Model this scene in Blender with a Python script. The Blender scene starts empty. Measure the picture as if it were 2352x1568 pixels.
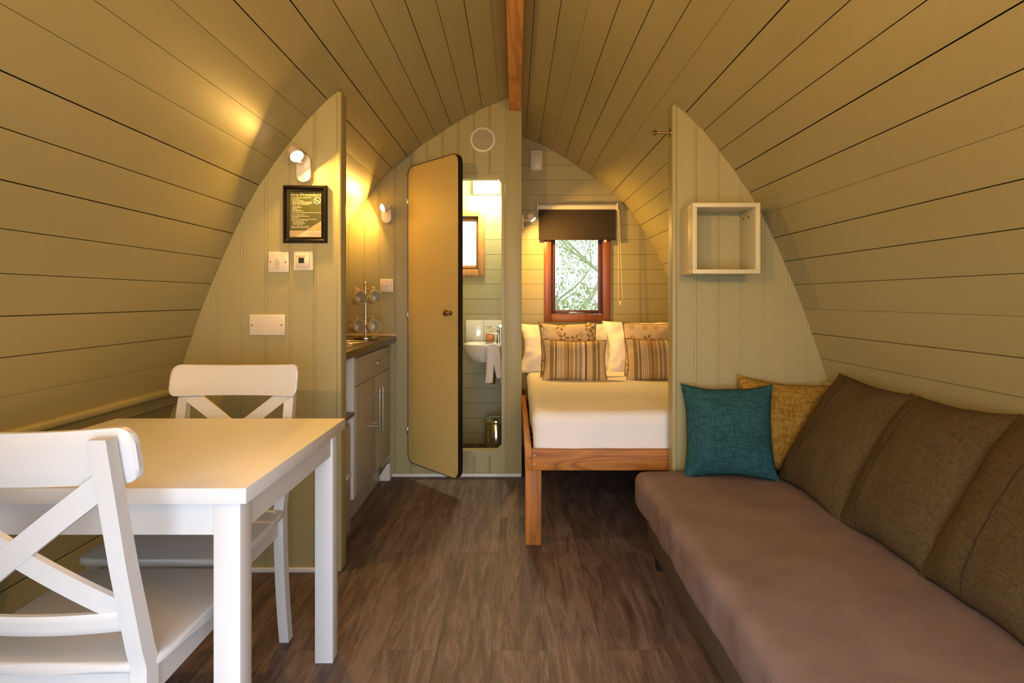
import bpy, bmesh, math, random
from mathutils import Vector, Matrix, Euler, noise
random.seed(7)
PI = math.pi
SC = bpy.context.scene
COL = SC.collection
# ------------------------------------------------------------------ camera, world, light
F = 1406.0; EYE = 1.132
cam_d = bpy.data.cameras.new('camera'); cam = bpy.data.objects.new('camera', cam_d); COL.objects.link(cam)
cam.location = (0, 0, EYE); cam.rotation_euler = (PI/2, 0, 0)
cam_d.sensor_width = 36; cam_d.lens = 36*F/2352
cam_d.shift_x = -(1183-1176)/2352; cam_d.shift_y = -(784-686)/2352
cam_d.clip_start = 0.02
SC.camera = cam
SC.view_settings.view_transform = 'Standard'; SC.view_settings.look = 'None'
SC.view_settings.exposure = 0.22; SC.view_settings.gamma = 1; SC.view_settings.use_curve_mapping = False
W = bpy.data.worlds.new('overcast'); SC.world = W; W.use_nodes = True
W.node_tree.nodes['Background'].inputs[0].default_value = (0.86, 0.95, 1.0, 1)
W.node_tree.nodes['Background'].inputs[1].default_value = 1.8

def area(name, loc, target, size, power, color, shape='DISK', size_y=None, spread=PI):
    d = bpy.data.lights.new(name, 'AREA'); d.shape = shape; d.size = size
    if size_y: d.size_y = size_y
    d.energy = power; d.color = color; d.spread = spread
    o = bpy.data.objects.new(name, d); COL.objects.link(o); o.location = loc
    o.rotation_euler = (Vector(target)-Vector(loc)).to_track_quat('-Z', 'Y').to_euler()
    return o
WARM = (1.0, 0.54, 0.115)
DAYC = (0.78, 0.86, 1.0)
# daylight through the open glazed front doorway behind the camera
area('doorway_daylight', (0.0, -0.34, 0.70), (0, 1.5, -0.02), 1.3, 14.0, DAYC, 'RECTANGLE', 1.0, math.radians(100))

# ------------------------------------------------------------------ helpers
class MB:
    def __init__(s): s.v = []; s.f = []
    def add(s, vs, fs, mat=None):
        b = len(s.v)
        s.v += [tuple(mat @ Vector(p)) if mat else tuple(p) for p in vs]
        s.f += [tuple(i+b for i in f) for f in fs]; return s
    def bm(s, bm, mat=None):
        bm.verts.index_update()
        s.add([v.co[:] for v in bm.verts], [[v.index for v in f.verts] for f in bm.faces], mat); bm.free(); return s
    def box(s, c, d, bev=0, rot=None, seg=2):
        b = bmesh.new(); bmesh.ops.create_cube(b, size=1)
        for v in b.verts: v.co = Vector((v.co.x*d[0], v.co.y*d[1], v.co.z*d[2]))
        if bev: bmesh.ops.bevel(b, geom=b.edges[:], offset=min(bev, min(d)*.49), segments=seg, affect='EDGES', profile=.5)
        m = Matrix.Translation(c)
        if rot: m = m @ Euler(rot).to_matrix().to_4x4()
        return s.bm(b, m)
    def bx(s, a, b, bev=0, seg=2):
        return s.box([(a[i]+b[i])/2 for i in range(3)], [abs(b[i]-a[i]) for i in range(3)], bev, None, seg)
    def tube(s, pts, r, n=10, closed=False, flat=None):
        pts = [Vector(p) for p in pts]; L = len(pts); vs = []; fs = []; up = None
        for i, p in enumerate(pts):
            if closed: t = (pts[(i+1) % L]-pts[i-1])
            else: t = pts[min(i+1, L-1)]-pts[max(i-1, 0)]
            t.normalize()
            if up is None: up = t.orthogonal().normalized()
            else: up = (up-t*up.dot(t)).normalized()
            sd = t.cross(up); rr = r[i] if isinstance(r, (list, tuple)) else r
            for k in range(n):
                a = 2*PI*k/n; vs.append(p+up*math.cos(a)*rr+sd*math.sin(a)*rr)
        R = L if closed else L-1
        for i in range(R):
            for k in range(n):
                j = (i+1) % L; fs.append((i*n+k, i*n+(k+1) % n, j*n+(k+1) % n, j*n+k))
        if not closed: fs.append(tuple(range(n))[::-1]); fs.append(tuple((L-1)*n+k for k in range(n)))
        return s.add(vs, fs)
    def lathe(s, prof, loc=(0, 0, 0), n=32, dirv=(0, 0, 1), cap=True):
        q = Vector((0, 0, 1)).rotation_difference(Vector(dirv).normalized()).to_matrix().to_4x4()
        m = Matrix.Translation(loc) @ q; vs = []; fs = []
        for r, z in prof:
            for k in range(n): a = 2*PI*k/n; vs.append((max(r, 1e-5)*math.cos(a), max(r, 1e-5)*math.sin(a), z))
        for i in range(len(prof)-1):
            for k in range(n): fs.append((i*n+k, i*n+(k+1) % n, (i+1)*n+(k+1) % n, (i+1)*n+k))
        if cap: fs.append(tuple(range(n))[::-1]); fs.append(tuple((len(prof)-1)*n+k for k in range(n)))
        return s.add(vs, fs, m)
    def prism(s, poly, d0, d1, mat=None, bev=0):      # poly in XZ, extruded along Y d0..d1
        b = bmesh.new(); n = len(poly)
        a = [b.verts.new((p[0], d0, p[1])) for p in poly]; c = [b.verts.new((p[0], d1, p[1])) for p in poly]
        b.faces.new(a); b.faces.new(c[::-1])
        for i in range(n): b.faces.new((a[i], c[i], c[(i+1) % n], a[(i+1) % n]))
        bmesh.ops.recalc_face_normals(b, faces=b.faces[:])
        if bev:
            es = [e for f in b.faces if len(f.verts) == n for e in f.edges] if n != 4 else b.edges[:]
            bmesh.ops.bevel(b, geom=list(set(es)), offset=bev, segments=2, affect='EDGES', profile=.5)
        return s.bm(b, mat)
    def build(s, name, mat, parent=None, ang=35, loc=None, recalc=True):
        me = bpy.data.meshes.new(name); me.from_pydata(s.v, [], s.f); me.update()
        b = bmesh.new(); b.from_mesh(me)
        if recalc: bmesh.ops.recalc_face_normals(b, faces=b.faces[:])
        th = math.radians(ang)
        for f in b.faces: f.smooth = True
        for e in b.edges:
            e.smooth = not (len(e.link_faces) == 2 and e.calc_face_angle(0) > th)
        b.to_mesh(me); b.free()
        o = bpy.data.objects.new(name, me); COL.objects.link(o)
        if mat: me.materials.append(mat)
        if parent: o.parent = parent
        if loc: o.location = loc
        return o
def tag(o, label=None, cat=None, group=None, kind=None):
    if label: o['label'] = label
    if cat: o['category'] = cat
    if group: o['group'] = group
    if kind: o['kind'] = kind
    return o
def thing(name, loc, label, cat, group=None, rot=(0, 0, 0)):
    o = bpy.data.objects.new(name, None); COL.objects.link(o); o.location = loc; o.rotation_euler = rot
    o.empty_display_size = .05
    return tag(o, label, cat, group)
def copy_tree(o, parent=None):
    c = o.copy(); COL.objects.link(c); c.parent = parent
    for ch in [x for x in bpy.data.objects if x.parent == o]: copy_tree(ch, c)
    return c
def px(u, v, Y): return Vector(((u-1183)/F*Y, Y, EYE-(v-686)/F*Y))

# ------------------------------------------------------------------ materials
def newmat(name):
    m = bpy.data.materials.new(name); m.use_nodes = True; nt = m.node_tree
    return m, nt, nt.nodes['Principled BSDF']
def nd(nt, t, **kw):
    n = nt.nodes.new(t)
    for k, v in kw.items(): setattr(n, k, v)
    return n
def mapping(nt, scale=(1, 1, 1), src='Object', rot=(0, 0, 0), loc=(0, 0, 0)):
    tc = nd(nt, 'ShaderNodeTexCoord'); mp = nd(nt, 'ShaderNodeMapping')
    mp.inputs['Scale'].default_value = scale; mp.inputs['Rotation'].default_value = rot; mp.inputs['Location'].default_value = loc
    nt.links.new(tc.outputs[src], mp.inputs[0]); return mp.outputs[0]
def ramp(nt, fac, stops, interp='LINEAR'):
    r = nd(nt, 'ShaderNodeValToRGB'); r.color_ramp.interpolation = interp
    e = r.color_ramp.elements
    while len(e) < len(stops): e.new(.5)
    for i, (p, c) in enumerate(stops): e[i].position = p; e[i].color = (*c, 1) if len(c) == 3 else c
    nt.links.new(fac, r.inputs[0]); return r.outputs[0]
def noise_n(nt, vec, scale, detail=4, rough=.55, dist=0):
    n = nd(nt, 'ShaderNodeTexNoise'); n.inputs['Scale'].default_value = scale; n.inputs['Detail'].default_value = detail
    n.inputs['Roughness'].default_value = rough; n.inputs['Distortion'].default_value = dist
    nt.links.new(vec, n.inputs['Vector']); return n.outputs['Fac']
def bump(nt, b, h, strength=.3, dist=.002):
    n = nd(nt, 'ShaderNodeBump'); n.inputs['Strength'].default_value = strength; n.inputs['Distance'].default_value = dist
    nt.links.new(h, n.inputs['Height']); nt.links.new(n.outputs[0], b.inputs['Normal'])
def simple(name, col, rough=.5, metal=0, var=0, vscale=8, bumps=0, bscale=60, stretch=(1, 1, 1), coat=0, sheen=0, bdist=.002):
    m, nt, b = newmat(name)
    b.inputs['Roughness'].default_value = rough; b.inputs['Metallic'].default_value = metal
    b.inputs['Base Color'].default_value = (*col, 1); b.inputs['Coat Weight'].default_value = coat
    if sheen: b.inputs['Sheen Weight'].default_value = sheen; b.inputs['Sheen Roughness'].default_value = .5
    if var:
        f = noise_n(nt, mapping(nt, stretch), vscale)
        nt.links.new(ramp(nt, f, [(.3, [c*(1-var) for c in col]), (.7, [min(1, c*(1+var)) for c in col])]), b.inputs['Base Color'])
    if bumps: bump(nt, b, noise_n(nt, mapping(nt, stretch), bscale), bumps, bdist)
    return m
def emis(name, col, s):
    m, nt, b = newmat(name); b.inputs['Base Color'].default_value = (0.8, 0.8, 0.8, 1)
    b.inputs['Emission Color'].default_value = (*col, 1); b.inputs['Emission Strength'].default_value = s; return m
def fabric(name, c1, c2, scale=260, rough=.9, strength=.5, weave=True, big=.15):
    m, nt, b = newmat(name); b.inputs['Roughness'].default_value = rough
    b.inputs['Specular IOR Level'].default_value = .15
    f1 = noise_n(nt, mapping(nt, (1, 1, .12)), scale, 3, .7); f2 = noise_n(nt, mapping(nt, (.12, .3, 1)), scale, 3, .7)
    f3 = noise_n(nt, mapping(nt, (1, 1, 1)), 9, 3)
    a = nd(nt, 'ShaderNodeMath', operation='ADD'); nt.links.new(f1, a.inputs[0]); nt.links.new(f2, a.inputs[1])
    h = nd(nt, 'ShaderNodeMath', operation='MULTIPLY'); nt.links.new(a.outputs[0], h.inputs[0]); h.inputs[1].default_value = .5
    mx = nd(nt, 'ShaderNodeMath', operation='MULTIPLY_ADD'); nt.links.new(f3, mx.inputs[0]); mx.inputs[1].default_value = big; nt.links.new(h.outputs[0], mx.inputs[2])
    nt.links.new(ramp(nt, mx.outputs[0], [(.42+big*.5, c1), (.58+big*.5, c2)]), b.inputs['Base Color'])
    bump(nt, b, h.outputs[0], strength, .002); return m
def wood(name, stops, axis='X', scale=7, rough=.45, stretch=.09, dist=5, grain=.25, off=0):
    m, nt, b = newmat(name); b.inputs['Roughness'].default_value = rough
    s = [1, 1, 1]; s['XYZ'.index(axis)] = stretch
    v = mapping(nt, s, loc=(off, off*.7, off*.3))
    n1 = noise_n(nt, v, scale, 2, .5, .6)
    mm = nd(nt, 'ShaderNodeMath', operation='MULTIPLY'); nt.links.new(n1, mm.inputs[0]); mm.inputs[1].default_value = dist
    fr = nd(nt, 'ShaderNodeMath', operation='PINGPONG'); nt.links.new(mm.outputs[0], fr.inputs[0]); fr.inputs[1].default_value = .5
    s2 = [40, 40, 40]; s2['XYZ'.index(axis)] = 1.5
    n2 = noise_n(nt, mapping(nt, s2), 6, 3)
    ad = nd(nt, 'ShaderNodeMath', operation='MULTIPLY_ADD'); nt.links.new(n2, ad.inputs[0]); ad.inputs[1].default_value = grain
    nt.links.new(fr.outputs[0], ad.inputs[2])
    nt.links.new(ramp(nt, ad.outputs[0], stops), b.inputs['Base Color'])
    bump(nt, b, ad.outputs[0], .12, .001); return m

SAGE = (0.375, 0.328, 0.158)
m_paint = simple('sage_paint_boards', SAGE, .48, var=.05, vscale=3, bumps=.12, bscale=30, stretch=(1, .12, 1))
m_bead = simple('sage_paint_panelling', SAGE, .42, var=.04, vscale=3, bumps=.08, bscale=30, stretch=(1, 1, .1))
m_back = simple('sage_paint_back_boards', SAGE, .4, var=.05, vscale=3, bumps=.12, bscale=30, stretch=(.12, 1, 1))
m_dark = simple('dark_gap', (0.045, 0.010, 0.008), .9)
m_white = simple('white_painted_wood', (0.64, 0.635, 0.64), .45, bumps=.05, bscale=20)
m_tabletop = simple('white_table_top', (0.66, 0.645, 0.64), .5, bumps=.03, bscale=15)
m_gloss = simple('white_plastic', (0.72, 0.63, 0.50), .28)
m_ceramic = simple('white_ceramic', (0.78, 0.76, 0.70), .1, coat=.5)
m_mug = simple('cream_stoneware', (0.70, 0.60, 0.38), .15)
m_steel = simple('brushed_steel', (0.62, 0.58, 0.52), .25, 1)
m_chrome = simple('chrome', (0.8, 0.8, 0.8), .07, 1)
m_brass = simple('aged_brass', (0.42, 0.30, 0.15), .3, 1)
m_black = simple('black_edge', (0.012, 0.008, 0.008), .4)
m_frame = simple('black_frame', (0.005, 0.003, 0.0025), .3)
m_frame.node_tree.nodes['Principled BSDF'].inputs['Specular IOR Level'].default_value = .25
m_doorface = simple('beige_door_laminate', (0.64, 0.49, 0.18), .45, var=.03, vscale=2)
m_cab = simple('stone_cabinet_front', (0.40, 0.365, 0.29), .4)
m_cabw = simple('white_carcass', (0.70, 0.70, 0.72), .5)
m_trimw = simple('white_skirting', (0.74, 0.72, 0.68), .4)
m_beam = wood('orange_pine_beam', [(0, (.45, .16, .02)), (.4, (.78, .33, .055)), (.8, (.86, .42, .09))], 'Y', 9, .4, .12)
m_bedx = wood('bed_pine_across', [(0, (.13, .036, .004)), (.22, (.31, .110, .012)), (.6, (.44, .165, .020)), (1, (.49, .195, .03))], 'X', 7, .6, .13, 9, .2, 3.1)
m_bedy = wood('bed_pine_along', [(0, (.16, .044, .005)), (.3, (.33, .115, .012)), (.8, (.46, .175, .024))], 'Y', 8, .6, .1, 6)
m_bedz = wood('bed_pine_upright', [(0, (.16, .044, .005)), (.3, (.33, .115, .012)), (.8, (.46, .175, .024))], 'Z', 10, .6, .08, 6, .3, 1.7)
m_wino = wood('window_stain', [(0, (.15, .040, .008)), (.5, (.22, .068, .012)), (1, (.27, .088, .016))], 'Z', 5, .35)
m_winl = wood('bath_window_pine', [(0, (.38, .17, .04)), (.5, (.52, .25, .07)), (1, (.58, .30, .10))], 'Z', 7, .4)
m_winm = simple('dark_sash_stain', (.09, .022, .008), .4)
m_counter = wood('dark_worktop', [(0, (.045, .026, .012)), (.6, (.08, .05, .022)), (1, (.11, .07, .03))], 'Y', 12, .3)
m_sheet = simple('white_bed_linen', (0.78, 0.765, 0.77), .85, bumps=.25, bscale=14, bdist=.006)
m_sheet2 = simple('white_cotton_pillowcase', (0.82, 0.79, 0.74), .85, bumps=.3, bscale=10, bdist=.008)
m_teal = fabric('teal_chenille', (0.011, 0.048, 0.055), (0.028, 0.100, 0.112), 230)
m_must = fabric('mustard_chenille', (0.19, 0.10, 0.012), (0.36, 0.22, 0.045), 200)
m_brown = fabric('brown_wool', (0.066, 0.045, 0.020), (0.105, 0.074, 0.036), 340, strength=.25)
m_seam = simple('dark_seam', (.022, .014, .006), .95)
m_sofabase = fabric('sofa_base_cloth', (0.085, 0.065, 0.048), (0.115, 0.09, 0.068), 340, strength=.2)
m_towel = simple('white_towelling', (0.72, 0.68, 0.66), .95, bumps=.5, bscale=220)
m_blind = simple('brown_blackout_fabric', (0.020, 0.012, 0.008), .85, bumps=.1, bscale=300)
m_alu = simple('pale_blind_tube', (0.62, 0.57, 0.50), .45)
m_soap = simple('amber_soap', (0.62, 0.22, 0.05), .35)
m_red = simple('terracotta_dish', (0.45, 0.16, 0.05), .5)

def seatcover():
    m, nt, b = newmat('mauve_rib_cover'); b.inputs['Roughness'].default_value = .85; b.inputs['Specular IOR Level'].default_value = .2
    v = mapping(nt, (1, 1, 1))
    w = nd(nt, 'ShaderNodeTexWave'); w.wave_type = 'BANDS'; w.bands_direction = 'Y'; w.inputs['Scale'].default_value = 64
    w.inputs['Distortion'].default_value = .4; nt.links.new(v, w.inputs['Vector'])
    w2 = nd(nt, 'ShaderNodeTexWave'); w2.wave_type = 'BANDS'; w2.bands_direction = 'X'; w2.inputs['Scale'].default_value = 64; nt.links.new(v, w2.inputs['Vector'])
    a = nd(nt, 'ShaderNodeMath', operation='ADD'); nt.links.new(w.outputs['Fac'], a.inputs[0]); nt.links.new(w2.outputs['Fac'], a.inputs[1])
    n = noise_n(nt, v, 5, 5)
    c = nd(nt, 'ShaderNodeMath', operation='MULTIPLY_ADD'); nt.links.new(a.outputs[0], c.inputs[0]); c.inputs[1].default_value = .12; nt.links.new(n, c.inputs[2])
    nt.links.new(ramp(nt, c.outputs[0], [(.35, (.170, .120, .113)), (.85, (.240, .178, .168))]), b.inputs['Base Color'])
    bump(nt, b, a.outputs[0], .3, .001); return m
m_cover = seatcover()

def floor_mat():
    m, nt, b = newmat('grey_brown_vinyl_planks')
    tc = nd(nt, 'ShaderNodeTexCoord'); mp = nd(nt, 'ShaderNodeMapping'); mp.inputs['Rotation'].default_value = (0, 0, PI/2)
    mp.inputs['Location'].default_value = (.33, .075, 0)
    nt.links.new(tc.outputs['Object'], mp.inputs[0])
    br = nd(nt, 'ShaderNodeTexBrick'); br.offset = .37; br.inputs['Scale'].default_value = 1
    br.inputs['Brick Width'].default_value = 1.2; br.inputs['Row Height'].default_value = .178; br.inputs['Mortar Size'].default_value = .0007
    br.inputs['Color1'].default_value = (0, 0, 0, 1); br.inputs['Color2'].default_value = (1, 1, 1, 1); br.inputs['Mortar'].default_value = (.5, .5, .5, 1)
    nt.links.new(mp.outputs[0], br.inputs['Vector'])
    # shift grain per plank
    sep = nd(nt, 'ShaderNodeVectorMath', operation='MULTIPLY_ADD'); nt.links.new(br.outputs['Color'], sep.inputs[0]); sep.inputs[1].default_value = (3, 7, 5)
    nt.links.new(tc.outputs['Object'], sep.inputs[2])
    def st(s):
        q = nd(nt, 'ShaderNodeMapping'); q.inputs['Scale'].default_value = s; nt.links.new(sep.outputs[0], q.inputs[0]); return q.outputs[0]
    g1 = noise_n(nt, st((9, 1.0, 1)), 2.2, 6, .62, 1.4)
    g2 = noise_n(nt, st((60, 2.5, 1)), 3, 4, .6)
    g3 = noise_n(nt, st((7, .55, 1)), 1.5, 2, .5, .5)
    m3 = nd(nt, 'ShaderNodeMath', operation='MULTIPLY'); nt.links.new(g3, m3.inputs[0]); m3.inputs[1].default_value = 34
    p3 = nd(nt, 'ShaderNodeMath', operation='PINGPONG'); nt.links.new(m3.outputs[0], p3.inputs[0]); p3.inputs[1].default_value = .5
    g4 = noise_n(nt, st((150, 5, 1)), 3, 3, .6)
    a4 = nd(nt, 'ShaderNodeMath', operation='MULTIPLY_ADD'); nt.links.new(p3.outputs[0], a4.inputs[0]); a4.inputs[1].default_value = .30; nt.links.new(g4, a4.inputs[2])
    k0 = nd(nt, 'ShaderNodeMath', operation='MULTIPLY_ADD'); nt.links.new(a4.outputs[0], k0.inputs[0]); k0.inputs[1].default_value = .42; nt.links.new(g1, k0.inputs[2])
    k = nd(nt, 'ShaderNodeMath', operation='MULTIPLY_ADD'); nt.links.new(g2, k.inputs[0]); k.inputs[1].default_value = .18; nt.links.new(k0.outputs[0], k.inputs[2])
    k2 = nd(nt, 'ShaderNodeMath', operation='MULTIPLY_ADD'); nt.links.new(br.outputs['Color'], k2.inputs[0]); k2.inputs[1].default_value = .10; nt.links.new(k.outputs[0], k2.inputs[2])
    c = ramp(nt, k2.outputs[0], [(.62, (.045, .028, .021)), (.78, (.095, .061, .047)), (.92, (.140, .093, .074)), (1.0, (.185, .128, .104))])
    mx = nd(nt, 'ShaderNodeMix', data_type='RGBA'); nt.links.new(br.outputs['Fac'], mx.inputs[0]); nt.links.new(c, mx.inputs[6]); mx.inputs[7].default_value = (.03, .02, .016, 1)
    nt.links.new(mx.outputs[2], b.inputs['Base Color'])
    b.inputs['Roughness'].default_value = .58; b.inputs['Specular IOR Level'].default_value = .35; bump(nt, b, k.outputs[0], .25, .0015); return m
m_floor = floor_mat()

def stripes_mat(w, off=0):
    m, nt, b = newmat('striped_cushion_cloth'); b.inputs['Roughness'].default_value = .8
    tc = nd(nt, 'ShaderNodeTexCoord'); sp = nd(nt, 'ShaderNodeSeparateXYZ'); nt.links.new(tc.outputs['Object'], sp.inputs[0])
    k = nd(nt, 'ShaderNodeMath', operation='MULTIPLY_ADD'); nt.links.new(sp.outputs[0], k.inputs[0]); k.inputs[1].default_value = 1/w; k.inputs[2].default_value = .5
    C = (.66, .47, .22); O = (.30, .18, .05); T = (.46, .28, .10); P = (.72, .60, .40); D = (.20, .09, .02); G = (.38, .26, .13)
    seq = [(0, C), (.09, O), (.155, P), (.17, O), (.21, P), (.225, T), (.24, P), (.255, T), (.27, P), (.285, T), (.30, P), (.315, T), (.38, D), (.40, P), (.41, T), (.47, P), (.49, G), (.54, P), (.555, G), (.61, P), (.66, D), (.69, C), (.78, O), (.84, P), (.86, O), (.90, C)]
    nt.links.new(ramp(nt, k.outputs[0], seq, 'CONSTANT'), b.inputs['Base Color'])
    bump(nt, b, noise_n(nt, mapping(nt), 250), .2); return m
def floral_mat(shift=0):
    m, nt, b = newmat('floral_cushion_cloth'); b.inputs['Roughness'].default_value = .8
    cur = None
    for sc, R, np_, off, col in ((9, .36, 5, 0, (.34, .20, .06)), (13, .26, 6, 3.3, (.40, .22, .12))):
        mp = nd(nt, 'ShaderNodeTexCoord'); sp = nd(nt, 'ShaderNodeSeparateXYZ'); nt.links.new(mp.outputs['Object'], sp.inputs[0])
        cb = nd(nt, 'ShaderNodeCombineXYZ'); nt.links.new(sp.outputs[0], cb.inputs[0]); nt.links.new(sp.outputs[2], cb.inputs[1])
        ad = nd(nt, 'ShaderNodeVectorMath', operation='MULTIPLY_ADD'); nt.links.new(cb.outputs[0], ad.inputs[0]); ad.inputs[1].default_value = (sc, sc, 0); ad.inputs[2].default_value = (off+shift, off*.4+shift*.6, 0)
        vo = nd(nt, 'ShaderNodeTexVoronoi'); vo.voronoi_dimensions = '2D'; vo.inputs['Scale'].default_value = 1; vo.inputs['Randomness'].default_value = .75
        nt.links.new(ad.outputs[0], vo.inputs['Vector'])
        df = nd(nt, 'ShaderNodeVectorMath', operation='SUBTRACT'); nt.links.new(ad.outputs[0], df.inputs[0]); nt.links.new(vo.outputs['Position'], df.inputs[1])
        s2 = nd(nt, 'ShaderNodeSeparateXYZ'); nt.links.new(df.outputs[0], s2.inputs[0])
        at = nd(nt, 'ShaderNodeMath', operation='ARCTAN2'); nt.links.new(s2.outputs[1], at.inputs[0]); nt.links.new(s2.outputs[0], at.inputs[1])
        mu = nd(nt, 'ShaderNodeMath', operation='MULTIPLY'); nt.links.new(at.outputs[0], mu.inputs[0]); mu.inputs[1].default_value = np_/2
        co = nd(nt, 'ShaderNodeMath', operation='COSINE'); nt.links.new(mu.outputs[0], co.inputs[0])
        ab = nd(nt, 'ShaderNodeMath', operation='ABSOLUTE'); nt.links.new(co.outputs[0], ab.inputs[0])
        rr = nd(nt, 'ShaderNodeMath', operation='MULTIPLY'); nt.links.new(ab.outputs[0], rr.inputs[0]); rr.inputs[1].default_value = R
        lt = nd(nt, 'ShaderNodeMath', operation='LESS_THAN'); nt.links.new(vo.outputs['Distance'], lt.inputs[0]); nt.links.new(rr.outputs[0], lt.inputs[1])
        gt = nd(nt, 'ShaderNodeMath', operation='GREATER_THAN'); nt.links.new(vo.outputs['Distance'], gt.inputs[0]); gt.inputs[1].default_value = R*.28
        an = nd(nt, 'ShaderNodeMath', operation='MULTIPLY'); nt.links.new(lt.outputs[0], an.inputs[0]); nt.links.new(gt.outputs[0], an.inputs[1])
        # keep only some cells
        sc2 = nd(nt, 'ShaderNodeSeparateColor'); nt.links.new(vo.outputs['Color'], sc2.inputs[0])
        kp = nd(nt, 'ShaderNodeMath', operation='GREATER_THAN'); nt.links.new(sc2.outputs[0], kp.inputs[0]); kp.inputs[1].default_value = .22
        a2 = nd(nt, 'ShaderNodeMath', operation='MULTIPLY'); nt.links.new(an.outputs[0], a2.inputs[0]); nt.links.new(kp.outputs[0], a2.inputs[1])
        mx = nd(nt, 'ShaderNodeMix', data_type='RGBA'); nt.links.new(a2.outputs[0], mx.inputs[0])
        if cur is None: mx.inputs[6].default_value = (.70, .54, .32, 1)
        else: nt.links.new(cur, mx.inputs[6])
        mx.inputs[7].default_value = (*col, 1); cur = mx.outputs[2]
    nt.links.new(cur, b.inputs['Base Color']); return m
m_floral = floral_mat(); m_floral2 = floral_mat(4.7)
m_piping = simple('brown_piping', (.22, .12, .05), .8)

def glassm(name, rough=0, col=(1, 1, 1)):
    m, nt, b = newmat(name); b.inputs['Transmission Weight'].default_value = 1; b.inputs['Roughness'].default_value = rough
    b.inputs['Base Color'].default_value = (*col, 1); b.inputs['IOR'].default_value = 1.1 if rough == 0 else 1.3; return m
m_glass = glassm('clear_window_glass'); m_frost = glassm('obscured_window_glass', .6)
m_bulb = emis('warm_lamp_glow', (1, .86, .6), 14)
m_bathglow = emis('bath_light_diffuser', (1, .93, .74), 6)

# ------------------------------------------------------------------ vault profile
X0 = -0.01; YF = -0.15; YB = 4.78
PROF = [(0, 2.42), (.092, 2.386), (.198, 2.344), (.298, 2.291), (.397, 2.233), (.491, 2.168), (.586, 2.109), (.671, 2.036), (.768, 1.958),
        (.848, 1.878), (.918, 1.790), (.984, 1.702), (1.052, 1.603), (1.1085, 1.505), (1.1585, 1.4025), (1.2055, 1.298), (1.250, 1.194),
        (1.292, 1.0875), (1.330, .978), (1.367, .868), (1.402, .757), (1.424, .645), (1.440, .53), (1.449, .415), (1.449, .30), (1.430, .187), (1.395, .078), (1.362, 0)]
def ztop(x):
    h = abs(x-X0)
    for a, b in zip(PROF[:-1], PROF[1:]):
        if a[0] <= h <= b[0] and b[0] > a[0]: return a[1]+(b[1]-a[1])*(h-a[0])/(b[0]-a[0])
        if h <= b[0]: return b[1]
    return PROF[22][1]
def half_at(z):
    for a, b in zip(PROF[:-1], PROF[1:]):
        if b[1] <= z <= a[1]: return a[0]+(b[0]-a[0])*(a[1]-z)/(a[1]-b[1])
    return 0
def vault(name, i0, i1, sides):
    mb = MB(); T = .014
    rnd = random.Random(5)
    gaps = {i: rnd.choice([.0026, .0034, .0038, .0032, .0012]) for i in range(30)}
    for sg in sides:
        for i in range(i0, i1):
            a = Vector((PROF[i][0], PROF[i][1])); b = Vector((PROF[i+1][0], PROF[i+1][1]))
            t = (b-a); L = t.length; t.normalize(); n = Vector((-t.y, t.x))
            if n.x < 0 and n.y < 0: n = -n
            if n.x < 0: n = -n
            g = gaps[(i*3+(sg > 0)*7) % 30]; g2 = gaps[((i+1)*3+(sg > 0)*7) % 30]
            a2 = a+t*g/2; b2 = b-t*g2/2
            P = [a2, b2, b2+n*T, a2+n*T]
            vs = [(X0+sg*p.x, y, p.y) for y in (YF, YB+.03) for p in P]
            mb.add(vs, [(0, 1, 2, 3), (4, 5, 6, 7), (0, 1, 5, 4), (1, 2, 6, 5), (2, 3, 7, 6), (3, 0, 4, 7)])
    return tag(mb.build(name, m_paint), kind='structure')
CUT = 8
vault('ceiling', 0, CUT, (-1, 1))
vault('wall_left', CUT, len(PROF)-1, (-1,))
vault('wall_right', CUT, len(PROF)-1, (1,))
# dark membrane behind the boards
mb = MB()
full = [(X0-p[0], p[1]) for p in PROF[::-1]]+[(X0+p[0], p[1]) for p in PROF[1:]]
def offs(p, d): c = Vector((X0, 1.0)); v = Vector(p)-c; return c+v*(1+d/v.length)
inn = [offs(p, .018) for p in full]; out = [offs(p, .07) for p in full]
for i in range(len(full)-1):
    P = [inn[i], inn[i+1], out[i+1], out[i]]
    vs = [(p[0], y, p[1]) for y in (YF-.05, YB+.08) for p in P]
    mb.add(vs, [(0, 1, 2, 3), (4, 5, 6, 7), (0, 1, 5, 4), (1, 2, 6, 5), (2, 3, 7, 6), (3, 0, 4, 7)])
tag(mb.build('ceiling_backing', m_dark), kind='structure')
mb = MB(); mb.bx((-1.46, YF-.05, -.05), (1.46, YB+.06, 0)); tag(mb.build('floor', m_floor), kind='structure')

# horizontal boards of the back wall with two window openings
WIN = (px(1256, 0, YB).x, px(1396, 0, YB).x, .975, 1.80)       # bedroom opening x0 x1 z0 z1
BWIN = (-.60, -.262, 1.345, 1.79)                              # bath opening
def clear(x0, x1, z0, z1, holes):
    # split rectangle row by holes, returns rects
    zs = sorted({z0, z1, *[h[k] for h in holes for k in (2, 3) if z0 < h[k] < z1]}); R = []
    for a, b in zip(zs[:-1], zs[1:]):
        segs = [(x0, x1)]
        for h in holes:
            if h[2] < (a+b)/2 < h[3]:
                ns = []
                for s in segs:
                    if s[0] < h[0]: ns.append((s[0], min(s[1], h[0])))
                    if s[1] > h[1]: ns.append((max(s[0], h[1]), s[1]))
                    if s[1] <= h[0] or s[0] >= h[1]: pass
                segs = ns
        R += [(s[0], s[1], a, b) for s in segs if s[1]-s[0] > 1e-4]
    return R
mb = MB(); z = 2.2755
rows = []
zt = EYE+(686-(280+205/3.137))*YB/F
pitch = 34.15*YB/F
zz = zt
while zz < 2.45: zz += pitch
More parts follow.
